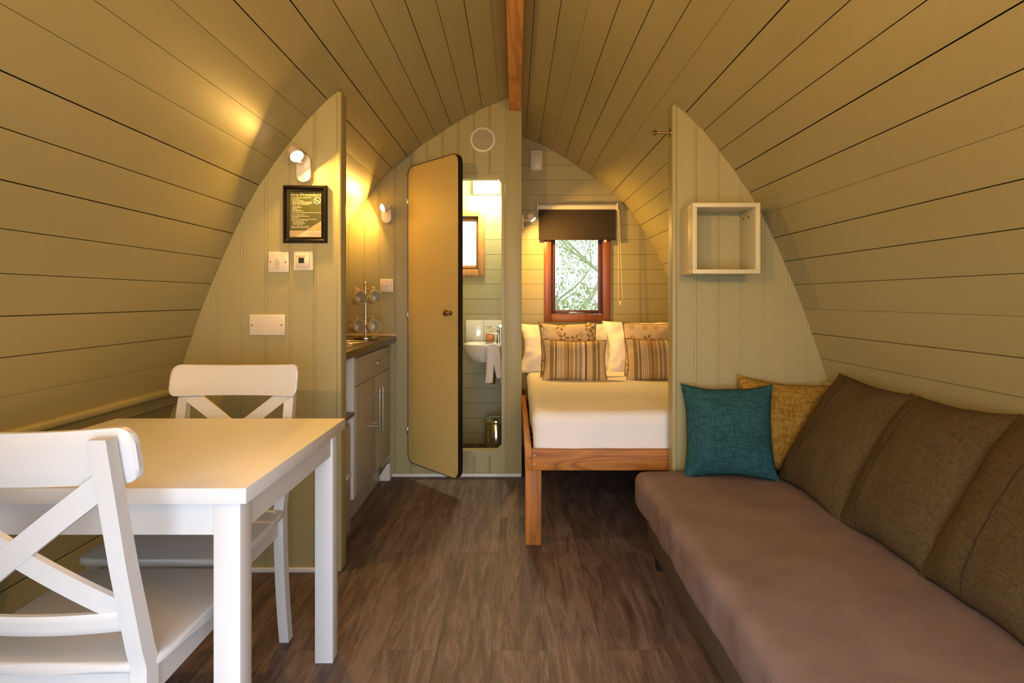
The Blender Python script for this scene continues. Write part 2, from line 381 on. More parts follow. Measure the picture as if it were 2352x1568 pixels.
while zz > -.1:
    a, b = max(zz-pitch, 0), zz; zz -= pitch
    if b <= 0.01: continue
    bb = min(b, 2.415)
    hm = max(half_at(a) if a > .35 else 1.45, half_at(bb))+.006
    for r in clear(X0-hm, X0+hm, a+.001, bb-.001, [WIN, BWIN]):
        mb.bx((r[0], YB, r[2]), (r[1], YB+.014, r[3]))
tag(mb.build('wall_back', m_back), kind='structure')
mb = MB()
for r in clear(-1.5, 1.5, -.05, 2.5, [WIN, BWIN]): mb.bx((r[0], YB+.0145, r[2]), (r[1], YB+.07, r[3]))
tag(mb.build('wall_back_core', m_dark), kind='structure')
# front wall behind the camera, with an open doorway
mb = MB()
for r in clear(-1.5, 1.5, -.05, 2.5, [(-.68, .68, 0, 1.98)]): mb.bx((r[0], YF-.06, r[2]), (r[1], YF, r[3]))
tag(mb.build('wall_front', m_bead), kind='structure')

# bead-and-butt panelling
def bead(name, x0, x1, grooves, y, th, zb=0.0, zt=None, holes=(), mat=None):
    prof = [(x0, 0)]
    for g in sorted(grooves):
        if x0+.008 < g < x1-.008:
            prof += [(g-.0070, 0), (g-.0045, .0026), (g-.0022, .0006), (g, 0), (g+.0022, .0006), (g+.0045, .0026), (g+.0070, 0)]
    for h in holes:
        for e in (h[0], h[1]): prof += [(e, 0)]
    for i in range(1, 30):
        x = x0+(x1-x0)*i/30; prof.append((x, None))
    for p in PROF:
        for sg in (-1, 1):
            x = X0+sg*p[0]
            if x0 < x < x1: prof.append((x, None))
    pr = sorted(set(q for q in prof if q[1] is not None)); pr.append((x1, 0))
    def dep(x):
        for a, b in zip(pr[:-1], pr[1:]):
            if a[0] <= x <= b[0]: return a[1] if b[0] == a[0] else a[1]+(b[1]-a[1])*(x-a[0])/(b[0]-a[0])
        return 0
    xs = sorted({round(q[0], 6) for q in prof}|{x1})
    mb = MB()
    for a, b in zip(xs[:-1], xs[1:]):
        if b-a < 1e-5: continue
        c = (a+b)/2; spans = [(zb, None)]
        for h in holes:
            if h[0] < c < h[1]: spans = [(zb, h[2]), (h[3], None)]
        for s0, s1 in spans:
            ta = (zt if zt else ztop(a)+.004) if s1 is None else s1; tb = (zt if zt else ztop(b)+.004) if s1 is None else s1
            if ta <= s0 or tb <= s0: continue
            vs = [(a, y+dep(a), s0), (b, y+dep(b), s0), (b, y+dep(b), tb), (a, y+dep(a), ta), (a, y+th, s0), (b, y+th, s0), (b, y+th, tb), (a, y+th, ta)]
            mb.add(vs, [(0, 1, 2, 3), (5, 4, 7, 6), (3, 2, 6, 7), (1, 0, 4, 5), (1, 5, 6, 2), (4, 0, 3, 7)])
    return mb
YL = 2.542; YR = 2.722; YT = 3.90
kL = YL/F
gl = [(779-56.2*i-1183)*kL for i in range(0, 12)]
tag(bead('x', -1.452, -.738, gl[1:], YL, .07).build('wall_partition_left', m_bead, recalc=True), kind='structure')
mb = MB(); mb.bx((-.742, YL-.006, 0), (-.7205, YL+.076, ztop(-.735)), .006, 3)
tag(mb.build('trim_1', m_bead), kind='structure')
kR = YR/F
gr = [(1547+51.8*i-1183)*kR for i in range(0, 14)]
tag(bead('x', .716, 1.446, gr[1:], YR, .07).build('wall_partition_right', m_bead), kind='structure')
mb = MB(); mb.bx((.6985, YR-.006, 0), (.720, YR+.076, ztop(.712)), .006, 3)
tag(mb.build('trim_2', m_bead), kind='structure')
kT = YT/F
gt = [(1161-36.2*i-1183)*kT for i in range(0, 26)]
DO = (-.660, -.0815, .150, 1.905)     # bath doorway
tag(bead('x', -1.452, -.0625, gt[1:], YT, .06, 0, None, [DO]).build('wall_kitchen_end', m_bead), kind='structure')
mb = MB(); mb.bx((-.0625, YT-.003, 0), (.0425, YT+.06, ztop(0)-.002), .003)
tag(mb.build('trim_3', m_bead), kind='structure')
# divider between bathroom and bed
mb = MB(); mb.bx((-.005, YT+.0605, 0), (.0425, YB, 2.40)); tag(mb.build('wall_divider', m_back), kind='structure')
# doorway surround with chamfered corners
def ring(o, i, y0, y1):
    m = MB(); n = len(o)
    vs = [(p[0], y, p[1]) for y in (y0, y1) for p in (o+i)]
    fs = []
    for k in range(n):
        j = (k+1) % n
        fs += [(k, j, n+j, n+k), (2*n+k, 2*n+j, 3*n+j, 3*n+k), (k, j, 2*n+j, 2*n+k), (n+k, n+j, 3*n+j, 3*n+k)]
    m.add(vs, fs); return m
def cham(x0, x1, z0, z1, c): return [(x0+c, z0), (x1-c, z0), (x1, z0+c), (x1, z1-c), (x1-c, z1), (x0+c, z1), (x0, z1-c), (x0, z0+c)]
tag(ring(cham(-.680, -.0675, .128, 1.924, .004), cham(-.652, -.086, .166, 1.897, .028), YT-.007, YT+.066).build('trim_4', m_bead), kind='structure')
# skirtings
mb = MB(); mb.bx((-1.40, YL-.013, 0), (-.735, YL, .020), .004); tag(mb.build('baseboard_left', m_trimw), kind='structure')
mb = MB(); mb.bx((-.80, YT-.012, 0), (.040, YT-.001, .021), .004); tag(mb.build('baseboard_back', m_trimw), kind='structure')
mb = MB(); mb.bx((.74, YR-.013, 0), (1.38, YR, .020), .004); tag(mb.build('baseboard_right', m_trimw), kind='structure')
# ledges running along both sides
for sg, nm, y1 in ((-1, 'trim_5', YL-.001), (1, 'trim_6', YR-.001)):
    m = MB(); xa = X0+sg*1.404; 
    m.bx((xa-sg*.034, YF, .742), (xa+sg*.02, y1, .770), .010, 4)
    m.bx((xa-sg*.012, YF, .700), (xa+sg*.02, y1, .742), .004)
    tag(m.build(nm, m_bead), kind='structure')
# ridge beam
mb = MB(); mb.bx((-.036, YF, 2.327), (.036, YT-.004, 2.45), .003); tag(mb.build('ceiling_beam', m_beam), kind='structure')

# ------------------------------------------------------------------ lamps
def wall_lamp(loc, rotz, label, head=(0, -.075, .03), n=(.25, -.62, -.75), power=3.0, group='small white spot lamps', size=.04, light=True):
    t = thing('wall_lamp', loc, label, 'lamp', group, (0, 0, rotz))
    m = MB(); caps = []
    for k in range(24):
        a = 2*PI*k/24; caps.append((.030*math.cos(a), .030*math.sin(a)+(.028 if math.sin(a) > 0 else -.028)))
    m.prism(caps, -.020, 0, None, .003); m.build('back_plate', m_gloss, t)
    h = Vector(head); nn = Vector(n).normalized()
    m = MB(); m.tube([(0, -.012, head[2]*.6), h*.5+Vector((0, -.02, 0)), h-nn*.02], .007, 10); m.build('arm', m_gloss, t)
    m = MB(); m.lathe([(.012, -.050), (.022, -.046), (.026, -.030), (.028, 0), (.0255, 0), (.024, -.006), (.001, -.006)], h, 28, nn, True); m.build('spot_head', m_gloss, t)
    m = MB(); m.lathe([(.0, -.004), (.014, -.003), (.022, .002), (.018, .008), (.010, .012), (0, .013)], h, 24, nn, False); m.build('bulb', m_bulb, t)
    if light:
        R = Matrix.Rotation(rotz, 4, 'Z'); p = Vector(loc)+(R @ (h+nn*.016))
        area('lamp_light', p, p+(R @ nn), size, power, WARM)
    return t
wall_lamp(px(700, 388, YL-.001), 0, 'small white spot lamp glowing above the framed fire notice', head=(-.006, -.075, .035), n=(.55, -.5, -.70), power=6.5)
wall_lamp(px(889, 492, YT-.001), 0, 'small white spot lamp glowing on the wall above the kitchen worktop', head=(-.012, -.075, .03), n=(-.72, -.48, -.35), power=7.5)
wall_lamp((.0435, 4.42, EYE+(686-508)*4.42/F), PI/2, 'small white spot lamp glowing beside the rolled down window blind', head=(.0, -.085, .015), n=(.10, -.62, -.78), power=13)
# lamps on the front wall each side of the doorway
wall_lamp((-.88, YF+.001, 1.62), PI, 'small white spot lamp on the front wall left of the doorway', head=(0, -.09, .03), n=(0, -.62, .78), power=36, size=.06)
wall_lamp((.84, YF+.001, 1.62), PI, 'small white spot lamp on the front wall right of the doorway', head=(0, -.09, .03), n=(0, -.62, .78), power=22, size=.06)
# bathroom light
t = thing('bathroom_light', (-.222, YB-.001, 1.945), 'square glowing bulkhead light on the bathroom back wall', 'light')
mb = MB(); mb.bx((-.108, -.02, 0), (.108, 0, .16), .004); mb.build('base', m_gloss, t)
mb = MB(); mb.bx((-.098, -.10, .006), (.098, -.02, .154), .022, 4); mb.build('diffuser', m_bathglow, t)
ld = bpy.data.lights.new('bath_light', 'POINT'); ld.energy = 31; ld.color = (1, .92, .64); ld.shadow_soft_size = .07
lo = bpy.data.objects.new('bath_light', ld); COL.objects.link(lo); lo.location = (-.222, YB-.19, 2.0)

# ------------------------------------------------------------------ dining table
TX0, TX1, TY0, TY1, TZ = -1.285, -.547, 1.245, 1.972, .747
t = thing('dining_table', ((TX0+TX1)/2, (TY0+TY1)/2, 0), 'white square wooden dining table between the two white chairs', 'table')
cx, cy = t.location.x, t.location.y
mb = MB(); mb.bx((TX0-cx, TY0-cy, TZ-.033), (TX1-cx, TY1-cy, TZ), .0022); mb.build('table_top', m_tabletop, t)
for sx in (-1, 1):
    for sy in (-1, 1):
        m = MB(); hx = (TX1-TX0)/2-.019; hy = (TY1-TY0)/2-.016
        m.bx((sx*hx, sy*hy, 0), (sx*(hx-.056), sy*(hy-.056), TZ-.033), .0025); m.build('leg', m_white, t)
for s in (-1, 1):
    m = MB(); m.bx((-(TX1-TX0)/2+.076, s*((TY1-TY0)/2-.022), TZ-.103), ((TX1-TX0)/2-.076, s*((TY1-TY0)/2-.042), TZ-.0335)); m.build('apron', m_white, t)
    m = MB(); m.bx((s*((TX1-TX0)/2-.025), -(TY1-TY0)/2+.073, TZ-.103), (s*((TX1-TX0)/2-.045), (TY1-TY0)/2-.073, TZ-.0335)); m.build('apron', m_white, t)

# ------------------------------------------------------------------ dining chair (faces local +Y)
def make_chair(loc, rotz, label):
    t = thing('dining_chair', loc, label, 'chair', 'white cross-back dining chairs', (0, 0, rotz))
    def ycur(x, z):        # backrest curve, ends forward
        base = -.196-(z-.45)*.235
        return base-.030*(1-(x/.2)**2)
    # seat: slightly dished slab
    m = MB(); n = 20; vs = []; fs = []
    poly = []
    for k in range(40):
        a = 2*PI*k/40; c, s = math.cos(a), math.sin(a)
        e = .22; xx = math.copysign(abs(c)**e, c); yy = math.copysign(abs(s)**e, s)
        poly.append((xx*(.211+.008*yy), yy*.205))
    b = bmesh.new()
    vv = [b.verts.new((p[0], p[1], .430)) for p in poly]; f = b.faces.new(vv)
    r = bmesh.ops.extrude_face_region(b, geom=[f]); top = [g for g in r['geom'] if isinstance(g, bmesh.types.BMVert)]
    for v in top: v.co.z = .452
    es = [e for e in b.edges if abs(e.verts[0].co.z-e.verts[1].co.z) < 1e-4]
    bmesh.ops.bevel(b, geom=es, offset=.009, segments=4, affect='EDGES', profile=.5)
    m.bm(b); m.build('seat', m_white, t)
    m = MB()
    m.bx((-.165, .155, .368), (.165, .173, .431)); m.bx((-.16, -.185, .368), (.16, -.170, .431))
    m.bx((-.182, -.17, .368), (-.166, .16, .431)); m.bx((.166, -.17, .368), (.182, .16, .431)); m.build('seat_frame', m_white, t)
    for s in (-1, 1):
        # front leg, tapered
        m = MB(); vs = []
        for z, w in ((0, .013), (.30, .0165), (.43, .019)):
            vs += [(s*.172+a*w, .160+c*w, z) for a, c in ((-1, -1), (1, -1), (1, 1), (-1, 1))]
        fs = [(0, 3, 2, 1), (8, 9, 10, 11)]
        for j in range(2): fs += [(j*4+k, j*4+(k+1) % 4, j*4+4+(k+1) % 4, j*4+4+k) for k in range(4)]
        m.add(vs, fs); m.build('leg', m_white, t)
        # back leg and post in one curved piece
        m = MB(); vs = []; N = 26
        for i in range(N+1):
            z = .895*i/N
            if z < .45: q = z/.45; yc = -.235+(.235-.190)*(1-(1-q)**2)
            else: yc = -.190-(z-.45)*.235-.004
            d = .019 if z < .45 else .019-.005*(z-.45)/.45
            xw = .0155; xc = s*(.183-.004*(z/.9))
            if z > .45: yc -= .008*min(1, (z-.45)/.2)
            vs += [(xc+a*xw, yc+c*d, z) for a, c in ((-1, -1), (1, -1), (1, 1), (-1, 1))]
        fs = [(0, 3, 2, 1), tuple(N*4+k for k in range(4))]
        for j in range(N): fs += [(j*4+k, j*4+(k+1) % 4, j*4+4+(k+1) % 4, j*4+4+k) for k in range(4)]
        m.add(vs, fs); m.build('leg', m_white, t)
    # top rail: curved board with rounded corners
    def board(z0f, z1f, half, th, yoff, name, nx=56, nz=6):
        m = MB(); vs = []
        for side in (0, 1):
            for i in range(nx+1):
                u = math.sin((-1+2*i/nx)*PI/2)*.75+(-1+2*i/nx)*.25; x = u*half
                for j in range(nz+1):
                    a, c = z0f(u), z1f(u); z = a+(c-a)*j/nz
                    y = ycur(x, z)+yoff+(th if side else 0)
                    # soften the edges
                    ed = min(1, (1-abs(u))/.03, (j+.0001)/.6 if j == 0 else 1, (nz-j+.0001)/.6 if j == nz else 1)
                    if ed < .5: y += (-.003 if side else .003)
                    vs.append((x, y, z))
        K = (nx+1)*(nz+1); fs = []
        idx = lambda s_, i, j: s_*K+i*(nz+1)+j
        for i in range(nx):
            for j in range(nz):
                fs.append((idx(0, i, j), idx(0, i+1, j), idx(0, i+1, j+1), idx(0, i, j+1)))
                fs.append((idx(1, i, j), idx(1, i, j+1), idx(1, i+1, j+1), idx(1, i+1, j)))
            for j in (0, nz): fs.append((idx(0, i, j), idx(1, i, j), idx(1, i+1, j), idx(0, i+1, j)))
        for j in range(nz):
            for i in (0, nx): fs.append((idx(0, i, j), idx(0, i, j+1), idx(1, i, j+1), idx(1, i, j)))
        m.add(vs, fs); return m.build(name, m_white, t, 50)
    def rc(u, r):
        e = max(0, (abs(u)-(1-r))/r); return 1-math.sqrt(max(0, 1-e*e))
    board(lambda u: (.806+.026*rc(u, .10)), lambda u: .904+.006*abs(u)**2-.034*rc(u, .12), .214, .020, .018, 'top_rail')
    board(lambda u: .520, lambda u: .560, .170, .016, .004, 'lower_rail')
    # crossing slats
    for s in (-1, 1):
        m = MB(); vs = []; N = 14
        for i in range(N+1):
            q = i/N; x = s*(-.168+.336*q); z = .552+(.812-.552)*q
            dz = .0165
            for dx, off, hh in ((0, 0, -1), (0, .013, -1), (0, .013, 1), (0, 0, 1)):
                z2 = z+hh*dz*1.0; x2 = x-s*hh*dz*.72
                vs.append((x2, ycur(x2, z2)+off+(.004 if s > 0 else .007), z2))
        fs = [(0, 3, 2, 1), tuple(N*4+k for k in range(4))]
        for j in range(N): fs += [(j*4+k, j*4+(k+1) % 4, j*4+4+(k+1) % 4, j*4+4+k) for k in range(4)]
        m.add(vs, fs); m.build('cross_slat', m_white, t)
    return t
make_chair((-.880, 1.345, 0), 0, 'white cross-back chair nearest the camera seen from behind, tucked under table')
make_chair((-.944, 1.800, 0), PI, 'white cross-back chair on the far side of the table by the partition')

# ------------------------------------------------------------------ soft things
def soft_box(a, b, r, n=(10, 20, 4), disp=None):
    m = MB(); a = Vector(a); b = Vector(b); c = (a+b)/2; h = (b-a)/2
    bm_ = bmesh.new(); idx = {}
    def V(i, j, k):
        key = (i, j, k)
        if key in idx: return idx[key]
        p = Vector((-1+2*i/n[0], -1+2*j/n[1], -1+2*k/n[2])); p = Vector((p.x*h.x, p.y*h.y, p.z*h.z))
        q = Vector((max(-h.x+r, min(h.x-r, p.x)), max(-h.y+r, min(h.y-r, p.y)), max(-h.z+r, min(h.z-r, p.z))))
        d = p-q
        if d.length > 1e-6: p = q+d.normalized()*r*min(1, max(abs(d.x), abs(d.y), abs(d.z))/r)
        p = p+c
        if disp: p = p+disp(p)
        v = bm_.verts.new(p); idx[key] = v; return v
    def quad(*k): 
        try: bm_.faces.new([V(*q) for q in k])
        except ValueError: pass
    for i in range(n[0]):
        for j in range(n[1]):
            for k in (0, n[2]): quad((i, j, k), (i+1, j, k), (i+1, j+1, k), (i, j+1, k))
    for i in range(n[0]):
        for k in range(n[2]):
            for j in (0, n[1]): quad((i, j, k), (i+1, j, k), (i+1, j, k+1), (i, j, k+1))
    for j in range(n[1]):
        for k in range(n[2]):
            for i in (0, n[0]): quad((i, j, k), (i, j+1, k), (i, j+1, k+1), (i, j, k+1))
    return m.bm(bm_)
def nz(p, s, seed=0): return noise.noise(Vector((p[0]*s+seed*7.3, p[1]*s+seed*3.1, p[2]*s)))

def cushion_mesh(Wd, Ht, T, seed=0, pinch=.09, n=30, wr=.006, ears=.03, sag=0):
    """front towards local -Y, bottom edge on z=0"""
    m = MB(); vs = []; idx = {}
    def edge(u, v):
        x = u*Wd/2*(1-pinch*(1-v*v)*abs(u)**1.5); z = v*Ht/2*(1-pinch*(1-u*u)*abs(v)**1.5)
        x *= 1+ears*(u*u*v*v); z *= 1+ears*(u*u*v*v)
        x += .006*nz((u, v, 0), 1.6, seed+5); z += .006*nz((u, v, 3), 1.6, seed+9)
        if sag: z -= sag*(1-abs(u)**2)*(1 if v > 0 else 0)*max(0, v)
        return x, z
    for side in (-1, 1):
        for i in range(n+1):
            for j in range(n+1):
                u = -1+2*i/n; v = -1+2*j/n
                u = math.sin(u*PI/2)*.35+u*.65; v = math.sin(v*PI/2)*.35+v*.65
                bd = i in (0, n) or j in (0, n)
                if bd and side == 1: continue
                x, z = edge(u, v)
                h = (max(0, 1-abs(u)**2.4)*max(0, 1-abs(v)**2.4))**.55
                y = T/2*h
                if not bd:
                    w = wr*(nz((x*1.0, z, side), 9, seed)+.5*nz((x, z, side), 22, seed+1))
                    # corner gathers
                    g = (abs(u)*abs(v))**2; w += .008*g*math.sin((u*Wd-v*Ht*(1 if u*v > 0 else -1))*60+seed)
                    y += w*min(1, h*2.5)
                idx[(side, i, j)] = len(vs); vs.append((x, side*y, z+Ht/2))
                if bd: idx[(1, i, j)] = idx[(-1, i, j)]
    fs = []
    for side in (-1, 1):
        for i in range(n):
            for j in range(n):
                q = [idx[(side, i, j)], idx[(side, i+1, j)], idx[(side, i+1, j+1)], idx[(side, i, j+1)]]
                fs.append(tuple(q if side == -1 else q[::-1]))
    m.add(vs, fs)
    bd = [vs[idx[(-1, i, 0)]] for i in range(n)]+[vs[idx[(-1, n, j)]] for j in range(n)]+[vs[idx[(-1, i, n)]] for i in range(n, 0, -1)]+[vs[idx[(-1, 0, j)]] for j in range(n, 0, -1)]
    return m, bd
def cushion(name, loc, rot, dims, mat, label, cat='cushion', group=None, seed=0, seam=None, piping=None, roll=0, **kw):
    t = thing(name, loc, label, cat, group)
    R = Matrix.Rotation(rot[1], 3, 'Z') @ Matrix.Rotation(rot[0], 3, 'X') @ Matrix.Rotation(roll, 3, 'Y')
    t.rotation_euler = R.to_euler()
    m, bd = cushion_mesh(*dims, seed=seed, **kw); o = m.build('cover', mat, t, 80)
    if seam is not None:
        vs = m.v; mm = MB(); pts = []
        for j in range(1, 24):
            z = dims[1]*j/24; x = dims[0]*(seam+.03*math.sin(j/24*PI))
            best = min((v for v in vs if v[1] <= 0), key=lambda v: (v[0]-x)**2+(v[2]-z)**2)
            # inverse-distance blend of nearby front vertices
            near = sorted((v for v in vs if v[1] <= 0), key=lambda v: (v[0]-x)**2+(v[2]-z)**2)[:4]
            ww = [1/(1e-5+(v[0]-x)**2+(v[2]-z)**2) for v in near]; y = sum(a*v[1] for a, v in zip(ww, near))/sum(ww)
            pts.append((x, y-.0005, z))
        mm.tube(pts, .0013, 6); mm.build('seam', m_seam, t)
    if piping:
        mm = MB(); mm.tube(bd, .0032, 6, closed=True); mm.build('piping', piping, t)
    return t
# ------------------------------------------------------------------ sofa
t = thing('sofa_bed', (.95, 1.45, 0), 'long low sofa bed with mauve ribbed cover under the right wall', 'sofa')
SX0, SX1, SY0, SY1, SZ = .530, 1.385, .12, 2.690, .385
def dsp(p):
    d = Vector((0, 0, 0)); 
    if p.z > -1: d.z += .006*nz(p, 2.2, 1)+.002*nz(p, 7, 2)
    if p.x < -.38: d.x += .010*nz(p, 5, 3)+.006*nz(p, 12, 4)-.006
    return d
soft_box((SX0-.95, SY0-1.45, .215), (SX1-.95, SY1-1.45, SZ), .045, (40, 90, 10), dsp).build('seat_cushion', m_cover, t, 80)
mb = MB(); mb.tube([(SX0-.95+.018+.004*math.sin(y*9), y-1.45, SZ-.018+.002*math.sin(y*13)) for y in [SY0+.06+i*(SY1-SY0-.12)/60 for i in range(61)]], .0035, 8); mb.build('cover_seam', m_cover, t)
mb = MB(); mb.bx((.572-.95, SY0-1.45+.03, .075), (1.36-.95, 2.655-1.45, .235), .008, 3); mb.build('base', m_sofabase, t)
for x in (.61, 1.30):
    for y in (.25, 2.56):
        m = MB(); m.lathe([(.021, 0), (.023, .01), (.025, .076)], (x-.95, y-1.45, 0), 20); m.build('foot', m_black, t)
LN = -.53
g = 'brown back cushions along the sofa'
cushion('back_cushion', (1.095, 2.305, SZ-.004), (LN, -PI/2), (.51, .50, .15), m_brown, 'brown wool back cushion furthest from the camera, touching the mustard cushion', group=g, seed=1, seam=-.22, roll=.03, pinch=.05)
cushion('back_cushion', (1.10, 1.835, SZ-.004), (LN, -PI/2), (.47, .50, .17), m_brown, 'brown wool back cushion in the middle of the row of three', group=g, seed=2, seam=-.26, roll=-.03, pinch=.05)
cushion('back_cushion', (1.09, 1.415, SZ-.004), (LN, -PI/2), (.48, .50, .17), m_brown, 'brown wool back cushion nearest the camera, cut by the picture edge', group=g, seed=3, seam=-.14, roll=.035, pinch=.05)
cushion('scatter_cushion', (1.135, 2.600, SZ), (-.17, -.10), (.41, .40, .12), m_must, 'mustard yellow chenille cushion half hidden behind the teal one', seed=4, group='chenille scatter cushions', roll=.10)
cushion('scatter_cushion', (.895, 2.540, SZ), (-.21, -.24), (.37, .385, .13), m_teal, 'teal blue chenille square cushion at the sofa end', seed=5, group='chenille scatter cushions', roll=-.03)

# ------------------------------------------------------------------ bed
BX0, BX1, BY0 = .046, 1.36, 2.812
bx, by = .70, 3.75
t = thing('bed', (bx, by, 0), 'pine framed double bed behind the right partition under the window', 'bed')
mb = MB(); mb.bx((BX0+.032-bx, BY0-by, .344), (BX1-bx, BY0-by+.032, .438), .0015); mb.build('front_rail', m_bedx, t)
mb = MB(); mb.bx((BX0-bx, BY0-by, .344), (BX0+.0315-bx, 4.77-by, .438), .0015); mb.build('side_rail', m_bedy, t)
mb = MB(); mb.bx((BX1-.03-bx, BY0+.033-by, .344), (BX1-bx, 4.77-by, .438), .0015); mb.build('side_rail', m_bedy, t)
for x, y in ((BX0+.001, BY0+.003), (BX1-.076, BY0+.033), (BX0+.001, 4.69), (BX1-.076, 4.69)):
    m = MB(); m.bx((x-bx, y-by, 0), (x+.074-bx, y+.045-by, .343), .0015); m.build('leg', m_bedz, t)
mb = MB()
for k in range(14): y = 2.90+k*.135; mb.bx((BX0+.033-bx, y-by, .345), (BX1-.032-bx, y+.07-by, .365))
mb.build('slats', m_bedx, t)
for zz in (.372, .412):
    m = MB(); m.lathe([(.004, 0), (.004, .0015), (.0001, .0016)], (BX0+.043-bx, BY0-by-.0002, zz), 12, (0, -1, 0)); m.build('screw', m_brass, t)
t = thing('duvet', (bx, by, .40), 'smooth white duvet tucked over the mattress of the double bed', 'bedding')
def dd(p):
    d = Vector((0, 0, 0)); top = max(0, min(1, (p.z-.03)/.12))
    d.z += top*(.010*nz(p, 1.5, 4)+.006*nz(p, 4.5, 5))
    w = 1-top
    if p.y < -.80: d.y += w*(.010*nz((p.x, 0, p.z*.4), 7, 6)+.006*nz((p.x, 0, p.z*.3), 16, 7)); d.z += .008*nz((p.x, 0, 0), 5, 8)*w
    if p.x < -.5: d.x += .012*nz((0, p.y, p.z*.5), 5, 9)*w+.010*w
    return d
soft_box((BX0+.034-bx, BY0+.0335-by, -.034), (BX1-.034-bx, 4.70-by, .205), .05, (70, 90, 14), dd).build('cover', m_sheet, t, 80)
BT = .603
gp = 'white pillows at the head of the bed'
cushion('pillow', (.375, 4.42, BT-.01), (-.50, .0), (.68, .40, .17), m_sheet2, 'plump white pillow behind the left floral cushion', 'pillow', gp, seed=11, pinch=.07, wr=.022)
cushion('pillow', (.735, 4.50, BT-.01), (-.42, -.15), (.44, .375, .14), m_sheet2, 'white pillow squeezed between the two larger white ones', 'pillow', gp, seed=12, pinch=.06, wr=.018, roll=.05)
cushion('pillow', (1.00, 4.40, BT-.01), (-.50, .03), (.66, .42, .17), m_sheet2, 'plump white pillow behind the right floral cushion', 'pillow', gp, seed=13, pinch=.07, wr=.022)
m_str = stripes_mat(.40)
g = 'floral cushions on the bed'
cushion('floral_cushion', (.365, 4.10, BT), (-.30, .03), (.385, .375, .11), m_floral, 'cream cushion with brown flowers behind the left striped cushion', seed=14, group=g, piping=m_piping, pinch=.05)
cushion('floral_cushion', (.935, 4.12, BT), (-.28, -.05), (.385, .375, .11), m_floral2, 'cream cushion with brown flowers behind the right striped cushion', seed=15, group=g, piping=m_piping, pinch=.05)
g = 'striped cushions on the bed'
cushion('striped_cushion', (.385, 3.955, BT-.002), (-.30, -.02), (.41, .268, .11), m_str, 'small brown and cream striped cushion at the left of the bed', seed=16, group=g, piping=m_piping, pinch=.05, roll=.02)
cushion('striped_cushion', (.935, 3.965, BT-.002), (-.30, -.04), (.41, .275, .11), m_str, 'small brown and cream striped cushion at the right of the bed', seed=17, group=g, piping=m_piping, pinch=.05)

# ------------------------------------------------------------------ bedroom window, blind
def frame_ring(x0, x1, z0, z1, w, y0, y1, name, mat, t, bev=.003):
    m = MB(); m.bx((x0, y0, z0), (x0+w, y1, z1), bev); m.bx((x1-w, y0, z0), (x1, y1, z1), bev)
    m.bx((x0+w, y0, z0), (x1-w, y1, z0+w), bev); m.bx((x0+w, y0, z1-w), (x1-w, y1, z1), bev); return m.build(name, mat, t)
w0, w1 = px(1249, 0, YB).x, px(1402, 0, YB).x
wz0 = px(0, 739, YB).z
t = thing('window_1', ((w0+w1)/2, YB, wz0), 'red-brown stained bedroom window half covered by blind', 'window'); t['kind'] = 'structure'
H = 1.84-wz0; hw = (w1-w0)/2
frame_ring(-hw, hw, 0, H, .058, -.016, .0-.0005, 'casing', m_wino, t)
frame_ring(-hw+.030, hw-.030, .030, H-.03, .030, 0, .068, 'frame', m_winm, t, .002)
frame_ring(-hw+.062, hw-.062, .062, H-.062, .030, .030, .060, 'sash', m_winm, t, .004)
mb = MB(); mb.bx((-hw+.085, .043, .085), (hw-.085, .047, H-.085)); mb.build('pane', m_glass, t)
mb = MB(); mb.box((.0, .012, .070), (.13, .012, .007), .002); mb.box((-.03, .0, .076), (.05, .018, .008), .002, (0, 0, .15)); mb.build('stay', m_steel, t)
# roller blind
yb = YB-.055
t = thing('roller_blind', ((px(1326, 0, yb)).x, yb, px(0, 551, yb).z), 'dark brown roller blind pulled half down over the window', 'blind')
fw = (1415-1238)/F*yb/2; rz = px(0, 475, yb).z-t.location.z; 
mb = MB(); mb.bx((-fw, .006, 0), (fw, .008, rz)); mb.bx((-fw, .002, 0), (fw, .012, .014), .003); mb.build('fabric', m_blind, t)
mb = MB(); mb.lathe([(.021, -fw+.0), (.021, fw-.0)], (0, .0, rz), 24, (1, 0, 0)); mb.build('tube', m_alu, t)
for s in (-1, 1):
    m = MB(); m.bx((s*(fw+.002), -.028, rz-.028), (s*(fw+.016), .0545, rz+.026), .006, 3); m.build('bracket', m_gloss, t)
mb = MB(); zt_ = rz-.02; zl = px(0, 690, yb).z-t.location.z; pts = []
xc = fw+.012
for i in range(13): q = i/12; pts.append((xc+.004*q, -.025, zt_+(zl-zt_)*q))
for i in range(9): a = PI*i/8; pts.append((xc+.012+.008-.016*math.cos(a)*1, -.025, zl-.016*math.sin(a)))
for i in range(13): q = i/12; pts.append((xc+.036-.030*q, -.028, zl+(zt_-zl)*q))
mb.tube(pts, .0022, 6); mb.build('chain', m_gloss, t)
mb = MB(); mb.bx((xc+.012, -.032, zl-.035), (xc+.028, -.020, zl-.003), .003); mb.build('chain_weight', m_gloss, t)
mb = MB(); mb.bx((fw-.09, -.002, -.016), (fw-.07, .010, .001), .002); mb.build('pull_tab', m_gloss, t)
# white sensor box
t = thing('sensor_box', (px(1232, 0, YB).x, YB-.0005, px(0, 392, YB).z), 'small white plastic box high on the bedroom wall', 'sensor')
mb = MB(); mb.bx((-.047, -.034, 0), (.047, 0, .152), .004); mb.build('case', m_gloss, t)
mb = MB(); mb.bx((-.047, -.040, -.004), (.047, -.0, .006), .002); mb.build('lip', m_gloss, t)
mb = MB()
for x in (-.02, 0, .02): mb.bx((x-.006, -.0348, .128), (x+.006, -.0338, .131))
mb.build('slot', m_black, t)

